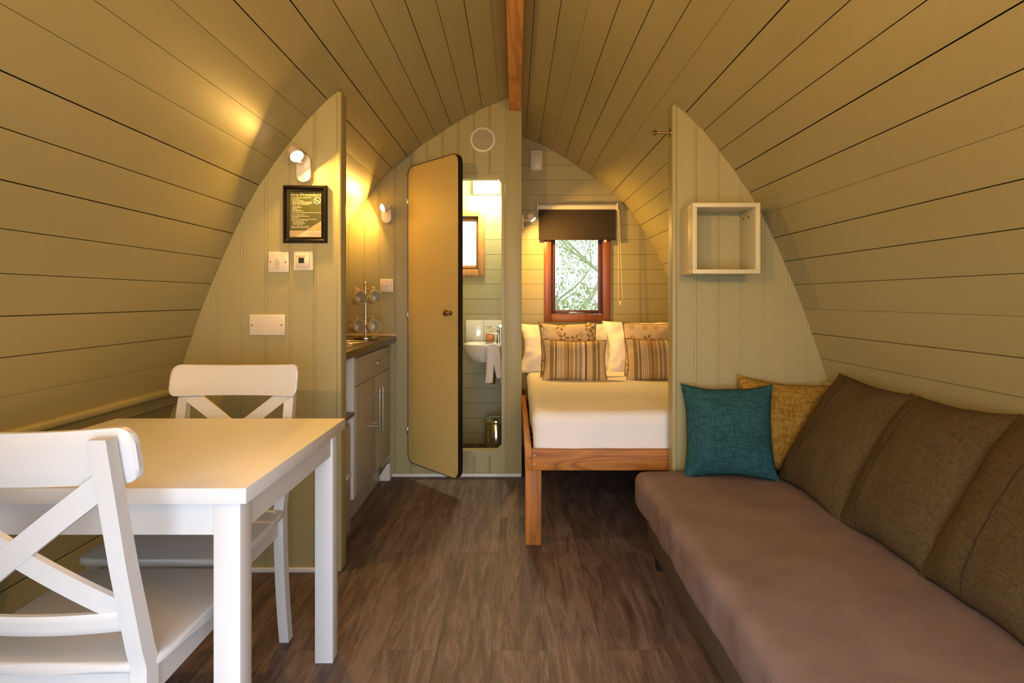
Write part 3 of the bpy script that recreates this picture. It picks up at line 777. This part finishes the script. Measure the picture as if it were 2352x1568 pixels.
# ------------------------------------------------------------------ bath window and door
t = thing('window_2', (-.429, YB, 1.309), 'small pine framed obscured window in the bathroom', 'window'); t['kind'] = 'structure'
frame_ring(-.194, .194, 0, .517, .052, -.016, -.0005, 'casing', m_winl, t)
frame_ring(-.168, .168, .040, .478, .024, 0, .068, 'frame', m_winm, t, .002)
frame_ring(-.145, .145, .063, .455, .022, .028, .056, 'sash', m_winl, t, .003)
mb = MB(); mb.bx((-.126, .040, .082), (.126, .046, .436)); mb.build('pane', m_frost, t)
# door: local x from hinge along door width, +y behind
hx, hy = -.681, YT-.013
fx, fy = -.322, 3.486
ang = math.atan2(fy-hy, fx-hx); DW = math.hypot(fx-hx, fy-hy)
t = thing('door_1', (hx, hy, .098), 'narrow beige bathroom door standing open with rounded corners', 'door', None, (0, 0, ang)); t['kind'] = 'structure'
def rrect(x0, x1, z0, z1, r, n=8):
    P = []
    for cx_, cz_, a0 in ((x1-r, z0+r, -PI/2), (x1-r, z1-r, 0), (x0+r, z1-r, PI/2), (x0+r, z0+r, PI)):
        for k in range(n+1): a = a0+PI/2*k/n; P.append((cx_+r*math.cos(a), cz_+r*math.sin(a)))
    return P
HD = 1.967-.098
mb = MB(); mb.prism(rrect(.004, DW-.003, .004, HD-.004, .052), .0002, .0275); mb.build('door_leaf', m_doorface, t)
def rring(o, i, y0, y1): return ring(o, i, y0, y1)
rring(rrect(0, DW, 0, HD, .055), rrect(.0042, DW-.0032, .0042, HD-.0042, .0515), -.0012, .030).build('edge_seal', m_black, t)
mb = MB(); kz = EYE-(718-686)*.00254-.098
mb.lathe([(.014, 0), (.016, .003), (.008, .006), (.007, .02), (.016, .028), (.019, .036), (.015, .046), (.006, .050), (0, .0505)], (DW-.075, 0, kz), 24, (0, -1, 0)); mb.build('door_knob', m_brass, t)
for vv in (460, 723, 988):
    m = MB(); zc = EYE-(vv-686)*YT/F-.098; m.lathe([(.005, -.025), (.006, -.023), (.006, .023), (.005, .025)], (-.004, .001, zc), 12); m.build('hinge', m_steel, t)
# vent grille
t = thing('air_vent', (px(1109, 0, YT).x, YT, px(0, 321, YT).z), 'round cream louvred vent on the wall above the bathroom door', 'vent')
mb = MB(); mb.lathe([(.081, 0), (.081, .006), (.077, .011), (.069, .012), (.066, .009), (.066, .001)], (0, 0, 0), 40, (0, -1, 0), False); mb.build('rim', m_gloss, t)
mb = MB()
for k in range(-7, 8):
    z = k*.0088; w = math.sqrt(max(0, .066**2-z*z)); mb.box((0, -.006, z), (2*w, .009, .0022), 0, (.7, 0, 0))
mb.build('louvres', m_gloss, t)
mb = MB(); mb.lathe([(.067, 0), (.067, .0012)], (0, 0, 0), 40, (0, -1, 0)); mb.build('shade_disc', simple('vent_shadow', (.30, .25, .14), .8), t)  # disc behind the louvres; the shade between them is put into its colour

# ------------------------------------------------------------------ switches, notice
def plate(name, u0, v0, u1, v1, Y, label, cat='switch'):
    a = px(u0, v1, Y); b = px(u1, v0, Y); w = b.x-a.x; h = b.z-a.z
    t = thing(name, ((a.x+b.x)/2, Y, a.z), label, cat)
    return t, w, h
def scr(t, xs, z, y):
    for x in xs:
        m = MB(); m.lathe([(.0035, 0), (.0035, .0012), (.0001, .0013)], (x, y, z), 12, (0, -1, 0)); m.build('screw', m_brass, t)
t, w, h = plate('light_switch', 617, 578, 665, 626, YL, 'white single rocker switch plate below the fire notice')
mb = MB(); mb.bx((-w/2, -.010, 0), (w/2, -.0003, h), .005, 3); mb.build('plate', m_gloss, t)
mb = MB(); mb.box((-.001, -.012, h*.53), (.015, .008, .030), .002, (.22, 0, .06)); mb.build('rocker', m_gloss, t)
mb = MB(); mb.bx((-.009, -.0108, h*.21), (.009, -.0098, h*.25), .0004); mb.build('indicator', simple('ivory', (.6, .5, .35), .4), t)
scr(t, (-w*.37, w*.35), h*.5, -.0095)
t, w, h = plate('thermostat', 675, 576, 721, 622, YL, 'white square thermostat with small dark display', 'thermostat')
mb = MB(); mb.bx((-w/2, -.010, 0), (w/2, -.0003, h), .005, 1); mb.build('plate', m_gloss, t)
mb = MB(); mb.bx((-w*.34, -.017, h*.17), (w*.31, -.0095, h*.83), .0015); mb.build('housing', m_gloss, t)
mb = MB(); mb.bx((-w*.19, -.0185, h*.38), (w*.08, -.0165, h*.64), 0); mb.build('display', simple('lcd', (.02, .03, .015), .15), t)
mb = MB(); mb.bx((-w*.30, -.0178, h*.70), (w*.16, -.0165, h*.76), 0); mb.build('label_strip', simple('peach_strip', (.7, .42, .2), .5), t)
t, w, h = plate('blanking_plate', 574, 722, 656, 770, YL, 'wide blank white cover plate above the far chair', 'plate')
mb = MB(); mb.bx((-w/2, -.009, 0), (w/2, -.0003, h), .005, 3); mb.build('cover', m_gloss, t)
scr(t, (-w*.42, w*.41), h*.5, -.0085)
t, w, h = plate('light_switch', 873, 641, 904, 671, YT, 'white switch plate on the kitchen wall beside the mugs')
mb = MB(); mb.bx((-w/2, -.009, 0), (w/2, -.0003, h), .004, 3); mb.build('plate', m_gloss, t)
mb = MB(); mb.box((0, -.0105, h*.5), (.010, .006, .024), .001, (.15, 0, 0)); mb.build('rocker', m_gloss, t)
scr(t, (-w*.36, w*.36), h*.5, -.0085)

a = px(653, 558, YL); b = px(753, 427, YL); w = b.x-a.x; h = b.z-a.z
t = thing('fire_notice', ((a.x+b.x)/2, YL-.0005, a.z), 'black framed green fire procedure notice on the left partition', 'notice')
mb = MB(); fwid = .024
def mitre(x0, x1, z0, z1, w_):
    o = [(x0, z0), (x1, z0), (x1, z1), (x0, z1)]
    prof = [(0, 0), (0, -.014), (.003, -.018), (w_*.42, -.018), (w_*.62, -.012), (w_, -.010), (w_, 0)]
    vs = []; 
    for cx_, cz_, sx, sz in ((x0, z0, 1, 1), (x1, z0, -1, 1), (x1, z1, -1, -1), (x0, z1, 1, -1)):
        for d, y in prof: vs.append((cx_+sx*d, y, cz_+sz*d))
    n = len(prof); fs = []
    for k in range(4):
        j = (k+1) % 4
        for i in range(n): fs.append((k*n+i, j*n+i, j*n+(i+1) % n, k*n+(i+1) % n))
    return vs, fs
mb.add(*mitre(-w/2, w/2, 0, h, fwid)); mb.build('frame', m_frame, t, 25)
pw = w/2-fwid+.001; p0 = fwid-.001; p1 = h-fwid+.001
m_green = simple('green_print', (.055, .062, .012), .45); m_cream = simple('cream_print', (.60, .46, .32), .45)
m_peach = simple('grey_print', (.36, .27, .16), .45); m_prw = simple('white_print', (.80, .78, .62), .45)
mb = MB(); mb.bx((-pw, -.0035, p0), (pw, -.0005, p1)); paper = mb.build('paper', m_cream, t)
def flat(pts, y, mat, name): m = MB(); m.prism(pts, y-.0003, y); return m.build(name, mat, paper)
ph = p1-p0
flat([(-pw, p0+.15*ph), (.0, p0+.15*ph), (pw, p0+.37*ph), (pw, p1), (-pw, p1)], -.0036, m_green, 'green_field')
flat([(.0, p0+.15*ph), (pw, p0+.15*ph), (pw, p0+.37*ph)], -.0036, m_peach, 'grey_corner')
flat([(-pw, p0), (-pw*.7, p0), (.0, p0+.149*ph), (-pw, p0+.149*ph)], -.0036, m_peach, 'grey_corner')
flat([(pw*.42, p0+.16*ph), (pw*.56, p0+.135*ph), (pw*.66, p0+.20*ph), (pw*.5, p0+.205*ph)], -.0040, simple('lime', (.35, .38, .03), .5), 'leaf_mark')
flat([(pw*.72, p0+.165*ph), (pw*.86, p0+.165*ph), (pw*.86, p0+.215*ph), (pw*.74, p0+.215*ph)], -.0040, simple('orange', (.75, .30, .06), .5), 'leaf_mark')
def text(body, x, z, size, mat, y=-.0042, align='LEFT', parent=None, width=None, thin=0.0):
    c = bpy.data.curves.new('text', 'FONT'); c.body = body; c.size = size; c.align_x = align; c.resolution_u = 3; c.offset = -size*thin
    o = bpy.data.objects.new('text', c); COL.objects.link(o)
    bpy.context.view_layer.update()
    me = bpy.data.meshes.new_from_object(o.evaluated_get(bpy.context.evaluated_depsgraph_get()))
    bpy.data.objects.remove(o)
    if width:
        xs = [v.co.x for v in me.vertices]; k = width/(max(xs)-min(xs))
        for v in me.vertices: v.co.x *= k
    for v in me.vertices: v.co = Vector((v.co.x+x, y, v.co.y+z))
    o = bpy.data.objects.new('lettering', me); COL.objects.link(o); me.materials.clear(); me.materials.append(mat); o.parent = parent; return o
text('Fire Procedure', -pw*.92, p1-.105*ph, .019, m_prw, parent=paper, width=pw*1.86, thin=.022)
lines = [(.135, 'If you discover or suspect a fire', .88, .6), (.17, '1. Raise the alarm', .88, .25), (.20, '2. Evacuate the building', .88, .36), (.23, 'and close doors behind you as you leave', .83, .62),
         (.255, 'Do not stop to collect belongings', .83, .6), (.28, 'Report to the assembly point', .83, .53), (.325, 'Call 999 and give', .83, .25), (.35, 'the name of the site', .83, .31), (.375, 'pod name', .83, .15),
         (.40, 'your location', .83, .26), (.425, 'and wait for help', .83, .35), (.46, '3. Go to the fire assembly point at the front of the site', .88, .92), (.505, 'On hearing the alarm', .88, .4),
         (.54, '4. Leave the building by the nearest exit', .88, .55), (.57, '5. Close doors', .88, .22), (.605, '6. Report to the assembly point at the front of the site', .88, .78), (.635, '7. Do not re-enter until told it is safe', .88, .48),
         (.662, 'Site office daytime', .78, .32), (.688, 'Duty manager evening', .78, .36), (.714, 'Emergency', .78, .30), (.755, 'Please read this notice carefully', .88, .54), (.782, 'and keep this notice on display', .88, .54)]
for f, s, x, wd in lines: text(s, -pw*x, p1-f*ph-.002, .0052, m_prw, parent=paper, width=pw*2*wd)
for k, s in enumerate(('For your own safety please', 'read this notice', 'and keep exits clear')):
    wd = (.42, .42, .37)[k]; text(s, pw*.94-pw*2*wd, p0+(.093-.028*k)*ph, .005, simple('brown_print', (.03, .012, .006), .7), parent=paper, width=pw*2*wd)
mb = MB(); cx_, cz_, rr = pw*.72, p1-.205*ph, pw*.20
mb.tube([(cx_+rr*math.cos(2*PI*k/30), -.0042, cz_+rr*math.sin(2*PI*k/30)) for k in range(30)], .0013, 6, closed=True)
mb.box((cx_, -.0042, cz_), (2*rr, .001, .0025), 0, (0, .75, 0)); mb.box((cx_, -.0042, cz_-.002), (rr*1.1, .001, .0028)); mb.build('no_smoking_sign', m_prw, paper)

# ------------------------------------------------------------------ box shelf and peg on right partition
t = thing('box_shelf', (.8765, YR, 1.236), 'open square cream box shelf hung on the right partition', 'shelf')
D = .186; hw = .1400; HS = .294; th = .018
mb = MB(); mb.bx((-hw, -D, 0), (hw, -.0003, th), .0012); mb.build('bottom_board', m_cr := simple('cream_shelf', (.64, .58, .36), .4), t)
mb = MB(); mb.bx((-hw, -D, HS-th), (hw, -.0003, HS), .0012); mb.build('top_board', m_cr, t)
for s in (-1, 1):
    m = MB(); m.bx((s*hw, -D+.0005, th), (s*(hw-th), -.0003, HS-th), .0006); m.build('side_board', m_cr, t)
for y in (-.045, -.105):
    m = MB(); m.lathe([(.0045, 0), (.0045, .0012)], (hw-th-.0002, y, .245), 12, (-1, 0, 0)); m.build('fixing_hole', m_dark, t)
t = thing('coat_peg', (.6985, 2.752, px(0, 305, 2.752).z), 'brass peg sticking out of the right partition edge', 'hook')
mb = MB(); mb.lathe([(.018, 0), (.018, .004), (.006, .007), (.0055, .062), (.011, .066), (.0125, .074), (.009, .078), (0, .079)], (0, 0, 0), 20, (-1, 0, 0)); mb.build('peg', m_brass, t)

# ------------------------------------------------------------------ kitchen
CX = -.753; CZ = .894
t = thing('worktop', (-1.05, 3.26, .856), 'dark brown kitchen worktop with a rounded front edge', 'worktop')
mb = MB(); mb.bx((-1.34+1.05, 2.614-3.26, 0), (CX+1.05, YT-.014-3.26, .038), .010, 4); mb.build('slab', m_counter, t)
t = thing('worktop_upstand', (-1.03, YT-.0005, CZ), 'slim cream upstand where worktop meets the end wall', 'trim')
mb = MB(); mb.bx((-.30, -.012, .0005), (CX+1.03, 0, .012), .003); mb.build('strip', m_cream, t)
# cabinet
t = thing('kitchen_cabinet', (-1.06, 3.46, 0), 'stone coloured kitchen base cabinet with drawer and two doors', 'cabinet')
FX = -.791
def L(a): return (a[0]+1.06, a[1]-3.46, a[2])
mb = MB(); mb.bx(L((-1.33, 3.03, .148)), L((FX-.019, YT-.02, .8555))); mb.build('carcass', m_cabw, t)
mb = MB(); mb.bx(L((-1.33, 3.03, .0)), L((-.845, YT-.02, .1475))); mb.build('plinth', m_cab, t)
mb = MB(); mb.bx(L((FX-.0185, 3.047, .696)), L((FX, YT-.03, .835)), .0015); dr = mb.build('drawer', m_cab, t)
mb = MB(); mb.tube([L((FX+.028, 3.40, .775)), L((FX+.028, 3.72, .775))], .005, 12)
for y in (3.46, 3.66): mb.tube([L((FX, y, .775)), L((FX+.028, y, .775))], .004, 10)
mb.build('handle', m_steel, dr)
ym = 3.475
for y0, y1, yh in ((3.047, ym-.0015, ym-.040), (ym+.0015, YT-.03, ym+.040)):
    m = MB(); m.bx(L((FX-.0185, y0, .150)), L((FX, y1, .6925)), .0015); d_ = m.build('door', m_cab, t)
    m = MB(); m.tube([L((FX+.032, yh, .375)), L((FX+.032, yh, .628))], .006, 12)
    for z in (.42, .585): m.tube([L((FX, yh, z)), L((FX+.032, yh, z))], .0045, 10)
    m.build('handle', m_steel, d_)
# open niche end panel, shelf and fridge
t = thing('open_shelf_unit', (-1.06, 2.82, 0), 'white open shelf unit between cabinet and left partition', 'shelf')
mb = MB(); mb.bx((-1.33+1.06, .180, .148), (FX+1.06, .208, .8555), .001); mb.build('side_panel', m_cabw, t)
mb = MB(); mb.bx((-1.33+1.06, -.20, .560), (FX+1.06+.005, .179, .578), .001); mb.build('shelf_board', m_counter, t)
mb = MB(); mb.bx((-1.345+1.06, -.20, .578), (-1.33+1.06, .179, .8555)); mb.build('back_panel', m_cabw, t)
t = thing('mini_fridge', (-1.06, 2.80, 0), 'grey mini fridge under the white shelf', 'fridge')
mb = MB(); mb.bx((-1.32+1.06, -.170, .02), (-.82+1.06, .088, .545), .006); mb.build('body', m_cabw, t)
mb = MB(); mb.bx((-.8195+1.06, -.170, .035), (-.775+1.06, .088, .545), .008, 3); fd = mb.build('door', simple('fridge_door', (.42, .40, .38), .3), t)
mb = MB(); mb.bx((-.7755+1.06, .0, .30), (-.768+1.06, .07, .32), .002); mb.build('badge', m_gloss, fd)
mb = MB(); mb.bx((-1.30+1.06, -.15, 0), (-.85+1.06, .08, .02)); mb.build('feet', m_black, t)
t = thing('pipe_box', (-.815, YT-.07, 0), 'small white boxed-in pipe cover at the foot of the end wall', 'pipe cover')
mb = MB(); mb.prism([(-.028, 0), (.035, 0), (.035, .105), (.02, .105), (-.028, .03)], -.02, .055); mb.build('cover', m_trimw, t)
# sink on the worktop
t = thing('sink', (-1.02, 3.02, CZ), 'round stainless steel sink set in the dark worktop', 'sink')
mb = MB(); mb.lathe([(.215, .0003), (.215, .004), (.205, .006), (.190, .0035), (.185, .002), (.150, .0012), (.06, .0006), (.02, .0005)], (0, 0, 0), 40, (0, 0, 1)); 
mb.build('bowl', m_steel, t)
mb = MB(); mb.lathe([(.03, .001), (.028, .003), (.01, .002), (0, .002)], (0, 0, 0), 24); mb.build('drain', m_chrome, t)
t = thing('draining_tray', (-.90, 3.33, CZ), 'small steel ribbed drainer beside the round sink', 'drainer')
mb = MB(); mb.lathe([(.10, .0003), (.10, .004), (.094, .006), (.088, .003), (.01, .002)], (0, 0, 0), 36); mb.build('tray', m_steel, t)
# mug tree
MT = Vector((-.892, 3.655, CZ))
t = thing('mug_tree', MT, 'brushed steel mug tree standing on the worktop corner', 'mug stand')
mb = MB(); mb.lathe([(.070, 0), (.073, .002), (.073, .010), (.068, .016), (.012, .019), (.001, .019)], (0, 0, 0), 40); mb.build('base', m_steel, t)
mb = MB(); mb.lathe([(.0072, .018), (.0072, .310)], (0, 0, 0), 20); mb.build('pole', m_steel, t)
mb = MB(); mb.lathe([(.0, .306), (.008, .308), (.0125, .318), (.0135, .325), (.011, .333), (.005, .338), (0, .339)], (0, 0, 0), 20, cap=False); mb.build('finial', m_steel, t)
arms = {}
for z, az in ((.286, -2.32), (.286, -.82), (.286, 1.57), (.120, -2.32), (.120, -.82), (.120, 1.57)):
    d = Vector((math.cos(az), math.sin(az), .10)); L_ = .072
    m = MB(); e = d*L_+Vector((0, 0, z)); m.tube([(0, 0, z), e], .0032, 8); m.lathe([(0, -.006), (.005, -.003), (.006, 0), (.005, .003), (0, .006)], e, 12, (0, 0, 1), False); m.build('arm', m_steel, t)
def mug(loc, axis, up, label):
    """origin at mug centre, local +Z opening, handle along local +Y"""
    z = Vector(axis).normalized(); y = Vector(up); y = (y-z*y.dot(z)).normalized(); x = y.cross(z)
    t = thing('mug', loc, label, 'mug', 'cream mugs hanging on the mug tree'); t.rotation_euler = Matrix((x, y, z)).transposed().to_euler()
    m = MB(); m.lathe([(0, -.046), (.024, -.046), (.028, -.043), (.031, -.02), (.035, .02), (.0385, .046), (.0375, .0475), (.0350, .046), (.0325, .02), (.028, -.036), (.020, -.041), (0, -.041)], (0, 0, 0), 32, cap=False); m.build('body', m_mug, t)
    m = MB(); P = []
    for k in range(15): a = -PI/2+PI*k/14; P.append((0, .0345+.0025*(1+math.sin(a))+.026*math.cos(a), .012+.027*math.sin(a)))
    m.tube(P, .0048, 8); m.build('handle', m_mug, t)
    return t
def mp(u, v, dy=0): return px(u, v, MT.y+dy)
mug(mp(823, 687, -.052), (.55, -.78, .24), (-.1, -.2, 1), 'cream mug at the top left of the mug tree')
mug(mp(858, 685, -.050), (.50, -.82, .20), (.0, -.2, 1), 'cream mug at the top right of the mug tree')
mug(mp(819, 751, -.052), (.60, -.78, .12), (-.1, -.2, 1), 'cream mug at the bottom left of the mug tree')
mug(mp(855, 750, -.050), (.50, -.84, .10), (.0, -.2, 1), 'cream mug at the bottom right of the mug tree')

# ------------------------------------------------------------------ bathroom
BF = .010
t = thing('splashback', (-.2, YB-.0005, .70), 'cream tiled splashback behind the washbasin', 'splashback')
s0 = px(1070, 785, YB); s1 = px(1112, 735, YB)
for xa, xb in ((s0.x, s1.x-.001), (s1.x+.001, -.006)):
    m = MB(); m.bx((xa+.2, -.009, .05), (xb+.2, 0, s1.z-.70), .002); m.build('tile', m_ceramic, t)
t = thing('washbasin', (-.006, 4.56, .80), 'small white ceramic washbasin with a chrome tap', 'basin')
def basin_mesh():
    m = MB(); N = 40
    def ringp(s, z, inset=0):
        P = []
        for k in range(N):
            a = 2*PI*k/N; c, q = math.cos(a), math.sin(a); e = .55
            X_ = math.copysign(abs(c)**e, c); Y_ = math.copysign(abs(q)**e, q)
            hwx = .185*s; P.append((-.192+(.192-.192*s)*.5+X_*hwx-inset*0, Y_*.195*s, z))
        return P
    levels = [(.60, -.135), (.80, -.125), (.93, -.07), (1.0, -.015), (1.0, 0), (.95, 0), (.88, -.02), (.70, -.075), (.3, -.09)]
    rings = [ringp(s, z) for s, z in levels]; vs = [p for r in rings for p in r]; fs = [tuple(range(N))[::-1], tuple((len(rings)-1)*N+k for k in range(N))]
    for i in range(len(rings)-1): fs += [(i*N+k, i*N+(k+1) % N, (i+1)*N+(k+1) % N, (i+1)*N+k) for k in range(N)]
    m.add(vs, fs); return m
basin_mesh().build('bowl', m_ceramic, t, 50)
mb = MB(); mb.lathe([(.020, 0), (.018, .03), (.014, .06), (.016, .085), (.018, .10), (0, .105)], (-.115, 0, -.001), 20)
mb.tube([(-.115, 0, .075), (-.16, 0, .082), (-.205, 0, .088), (-.220, 0, .083)], [.014, .012, .010, .009], 14)
mb.box((-.155, 0, .120), (.10, .018, .008), .003, (0, .12, 0)); mb.build('tap', m_chrome, t)
mb = MB(); mb.lathe([(.028, -.15), (.030, -.14), (.016, -.13)], (-.16, 0, -.002), 16); mb.tube([(-.16, 0, -.14), (-.16, 0, -.235)], .013, 12); mb.tube([(-.16, 0, -.20), (-.02, 0, -.20)], .011, 12); mb.lathe([(.018, -.30), (.021, -.29), (.021, -.235), (.013, -.232)], (-.16, 0, 0), 18); mb.build('waste_trap', m_chrome, t)
t = thing('soap', (px(1125, 0, YB-.03).x, YB-.035, px(0, 783, YB-.03).z-.002), 'amber bar of soap in a small dish behind the basin', 'soap')
mb = MB(); mb.bx((-.033, -.016, 0), (.033, .016, .008), .003); mb.bx((-.033, .008, .008), (.033, .018, .055), .003); mb.build('dish', m_red, t)
mb = MB(); mb.bx((-.028, -.012, .0085), (.028, .007, .046), .008, 4); mb.build('bar', m_soap, t)
# towel rail (hung on divider) and towel
RY = 4.30
t = thing('towel_rail', (-.0055, RY, 0), 'slim chrome towel rail on the right wall of the bathroom', 'towel rail')
z0 = px(0, 882, RY).z; z1 = px(0, 748, RY).z
mb = MB(); mb.tube([(-.096, 0, z0-.01), (-.096, 0, z1)], .009, 12); mb.tube([(-.096, .048, z0-.01), (-.096, .048, z1)], .009, 12); mb.build('upright', m_chrome, t)
mb = MB()
for z in (z0, z0+.17, z0+.30): mb.tube([(-.096, 0, z), (-.096, .048, z)], .006, 10)
mb.build('rung', m_chrome, t)
for z in (z0+.02, z1-.02):
    m = MB(); m.tube([(0, .0, z), (-.096, 0, z)], .007, 10); m.lathe([(.016, 0), (.016, .006)], (-.0005, 0, z), 16, (-1, 0, 0)); m.build('bracket', m_chrome, t)
mb = MB(); mb.lathe([(.014, 0), (.014, .014), (.010, .018), (0, .018)], (-.096, -.008, z1), 18, (0, -1, 0)); mb.build('end_cap', m_chrome, t)
# folded hand towel hanging across a hooked bar
t = thing('hand_towel', (-.128, RY-.045, z0+.02), 'white hand towel hanging over the chrome rail', 'towel')
m = MB(); vs = []; NJ = 26; NI = 12
ht = px(0, 790, RY).z-(z0+.02)
path = []
for k in range(10): path.append((-.062-.015*(1-k/9), .0+ht*.85*k/9))
for k in range(1, 8): a = PI-PI*k/8; path.append((-.018+.044*math.cos(a), ht*.85+.035*math.sin(a)+.01))
for k in range(9): path.append((.026+.004*k/9, ht*.85-ht*.72*k/8))
def off(pth, d):
    R = []
    for i, p in enumerate(pth):
        a = Vector(pth[max(i-1, 0)]); b = Vector(pth[min(i+1, len(pth)-1)]); t_ = (b-a).normalized(); R.append((p[0]-t_.y*d, p[1]+t_.x*d))
    return R
sh = path+[(.0, ht*.12), (-.020, ht*.5), (-.028, .002)]
for i in range(NI+1):
    y = -.04+.10*i/NI
    for x, z in sh: vs.append((x+.004*math.sin(i*1.1+z*18), y, z+.003*math.sin(i*.9)))
K = len(sh); fs = [tuple(range(K)), tuple(NI*K+k for k in range(K))[::-1]]
for i in range(NI): fs += [(i*K+k, i*K+(k+1) % K, (i+1)*K+(k+1) % K, (i+1)*K+k) for k in range(K)]
m.add(vs, fs); m.build('cloth', m_towel, t, 60)
# pedal bin
c = px(1140, 0, 4.50)
t = thing('pedal_bin', (c.x, 4.50, 0), 'small shiny steel pedal bin on the bathroom floor', 'bin')
mb = MB(); mb.lathe([(.080, .018), (.084, .022), (.084, .225), (.082, .228)], (0, 0, 0), 40); mb.build('body', simple('bin_steel', (.45, .42, .38), .14, 1), t)
mb = MB(); mb.lathe([(.086, .229), (.087, .240), (.084, .250), (.066, .262), (.03, .268), (0, .269)], (0, 0, 0), 40); mb.build('lid', m_chrome, t)
mb = MB(); mb.lathe([(.084, 0), (.086, .002), (.085, .0175)], (0, 0, 0), 40); mb.build('base_ring', m_black, t)
mb = MB(); mb.box((-.045, -.095, .010), (.045, .05, .008), .003, (0, 0, -.4)); mb.build('pedal', m_black, t)

# ------------------------------------------------------------------ outside the windows
mb = MB(); mb.bx((-9, YB+.2, -.6), (9, 26, -.5)); tag(mb.build('ground', simple('meadow_green', (.30, .42, .16), .9, var=.3, vscale=2)), kind='structure')
m_bark = simple('mossy_bark', (.42, .40, .26), .9, var=.3, vscale=10); m_leaf = simple('spring_leaves', (.42, .54, .24), .6, var=.35, vscale=5)
m_leaf2 = simple('hedge_leaves', (.50, .54, .28), .6, var=.4, vscale=8)
rnd = random.Random(3)
def tree(loc, label, hgt, r0, nb, leaves, leafmat):
    t = thing('tree', loc, label, 'tree')
    m = MB(); tips = []
    def branch(p, d, L_, r, lev):
        pts = [p]; n = 6
        for i in range(n):
            d = (d+Vector((rnd.uniform(-.25, .25), rnd.uniform(-.2, .2), rnd.uniform(-.08, .16)))).normalized(); pts.append(pts[-1]+d*L_/n)
        m.tube(pts, [r*(1-.65*i/n) for i in range(n+1)], 6)
        if lev >= 2: tips.extend(pts[2:])
        if lev < 3:
            for k in range(nb):
                q = pts[rnd.randint(1, n)]; a = rnd.uniform(0, 2*PI)
                dd_ = (d*.4+Vector((math.cos(a), math.sin(a)*.6, rnd.uniform(-.1, .6)))).normalized()
                branch(q, dd_, L_*rnd.uniform(.45, .65), r*.42, lev+1)
    branch(Vector((0, 0, 0)), Vector((.08, 0, 1)), hgt, r0, 0)
    m.build('trunk', m_bark, t)
    m = MB()
    for k in range(leaves):
        if k % 3 and tips: p = rnd.choice(tips)+Vector([rnd.gauss(0, .10) for _ in range(3)])
        else:
            z = rnd.uniform(.1, hgt*.85); a = rnd.uniform(0, 2*PI); rr = r0*rnd.uniform(.9, 2.0); p = Vector((rr*math.cos(a)+.05*z, rr*math.sin(a), z))
        s = rnd.uniform(.007, .019); R = Euler([rnd.uniform(0, 6) for _ in range(3)]).to_matrix()
        m.add([p+R @ Vector(q)*s for q in ((-1, 0, 0), (0, -.7, .1), (1.2, 0, 0), (0, .7, .1))], [(0, 1, 2, 3)])
    tag(m.build('leaves', leafmat, t, recalc=False), kind='stuff'); return t
tree((.60, 7.2, -.5), 'ivy-covered tree filling the left of the window view', 3.2, .11, 5, 9000, m_leaf)
tree((1.75, 10.2, -.5), 'bare branching tree further back outside the window', 3.6, .07, 6, 1500, m_leaf)
m = MB()
for k in range(9000):
    p = Vector((rnd.uniform(-1.6, 3.2), rnd.gauss(7.6, .45), 0)); p.z = -.5+rnd.uniform(0, 1)**.8*(1.62+.16*math.sin(p.x*9)+.1*math.sin(p.x*23))
    s = rnd.uniform(.015, .04); R = Euler([rnd.uniform(0, 6) for _ in range(3)]).to_matrix()
    m.add([p+R @ Vector(q)*s for q in ((-1, 0, 0), (0, -.6, .1), (1.2, 0, 0), (0, .6, .1))], [(0, 1, 2, 3)])
o = m.build('hedge', m_leaf2, None, recalc=False); tag(o, 'low pale green hedge outside below the trees', 'hedge', kind='stuff')
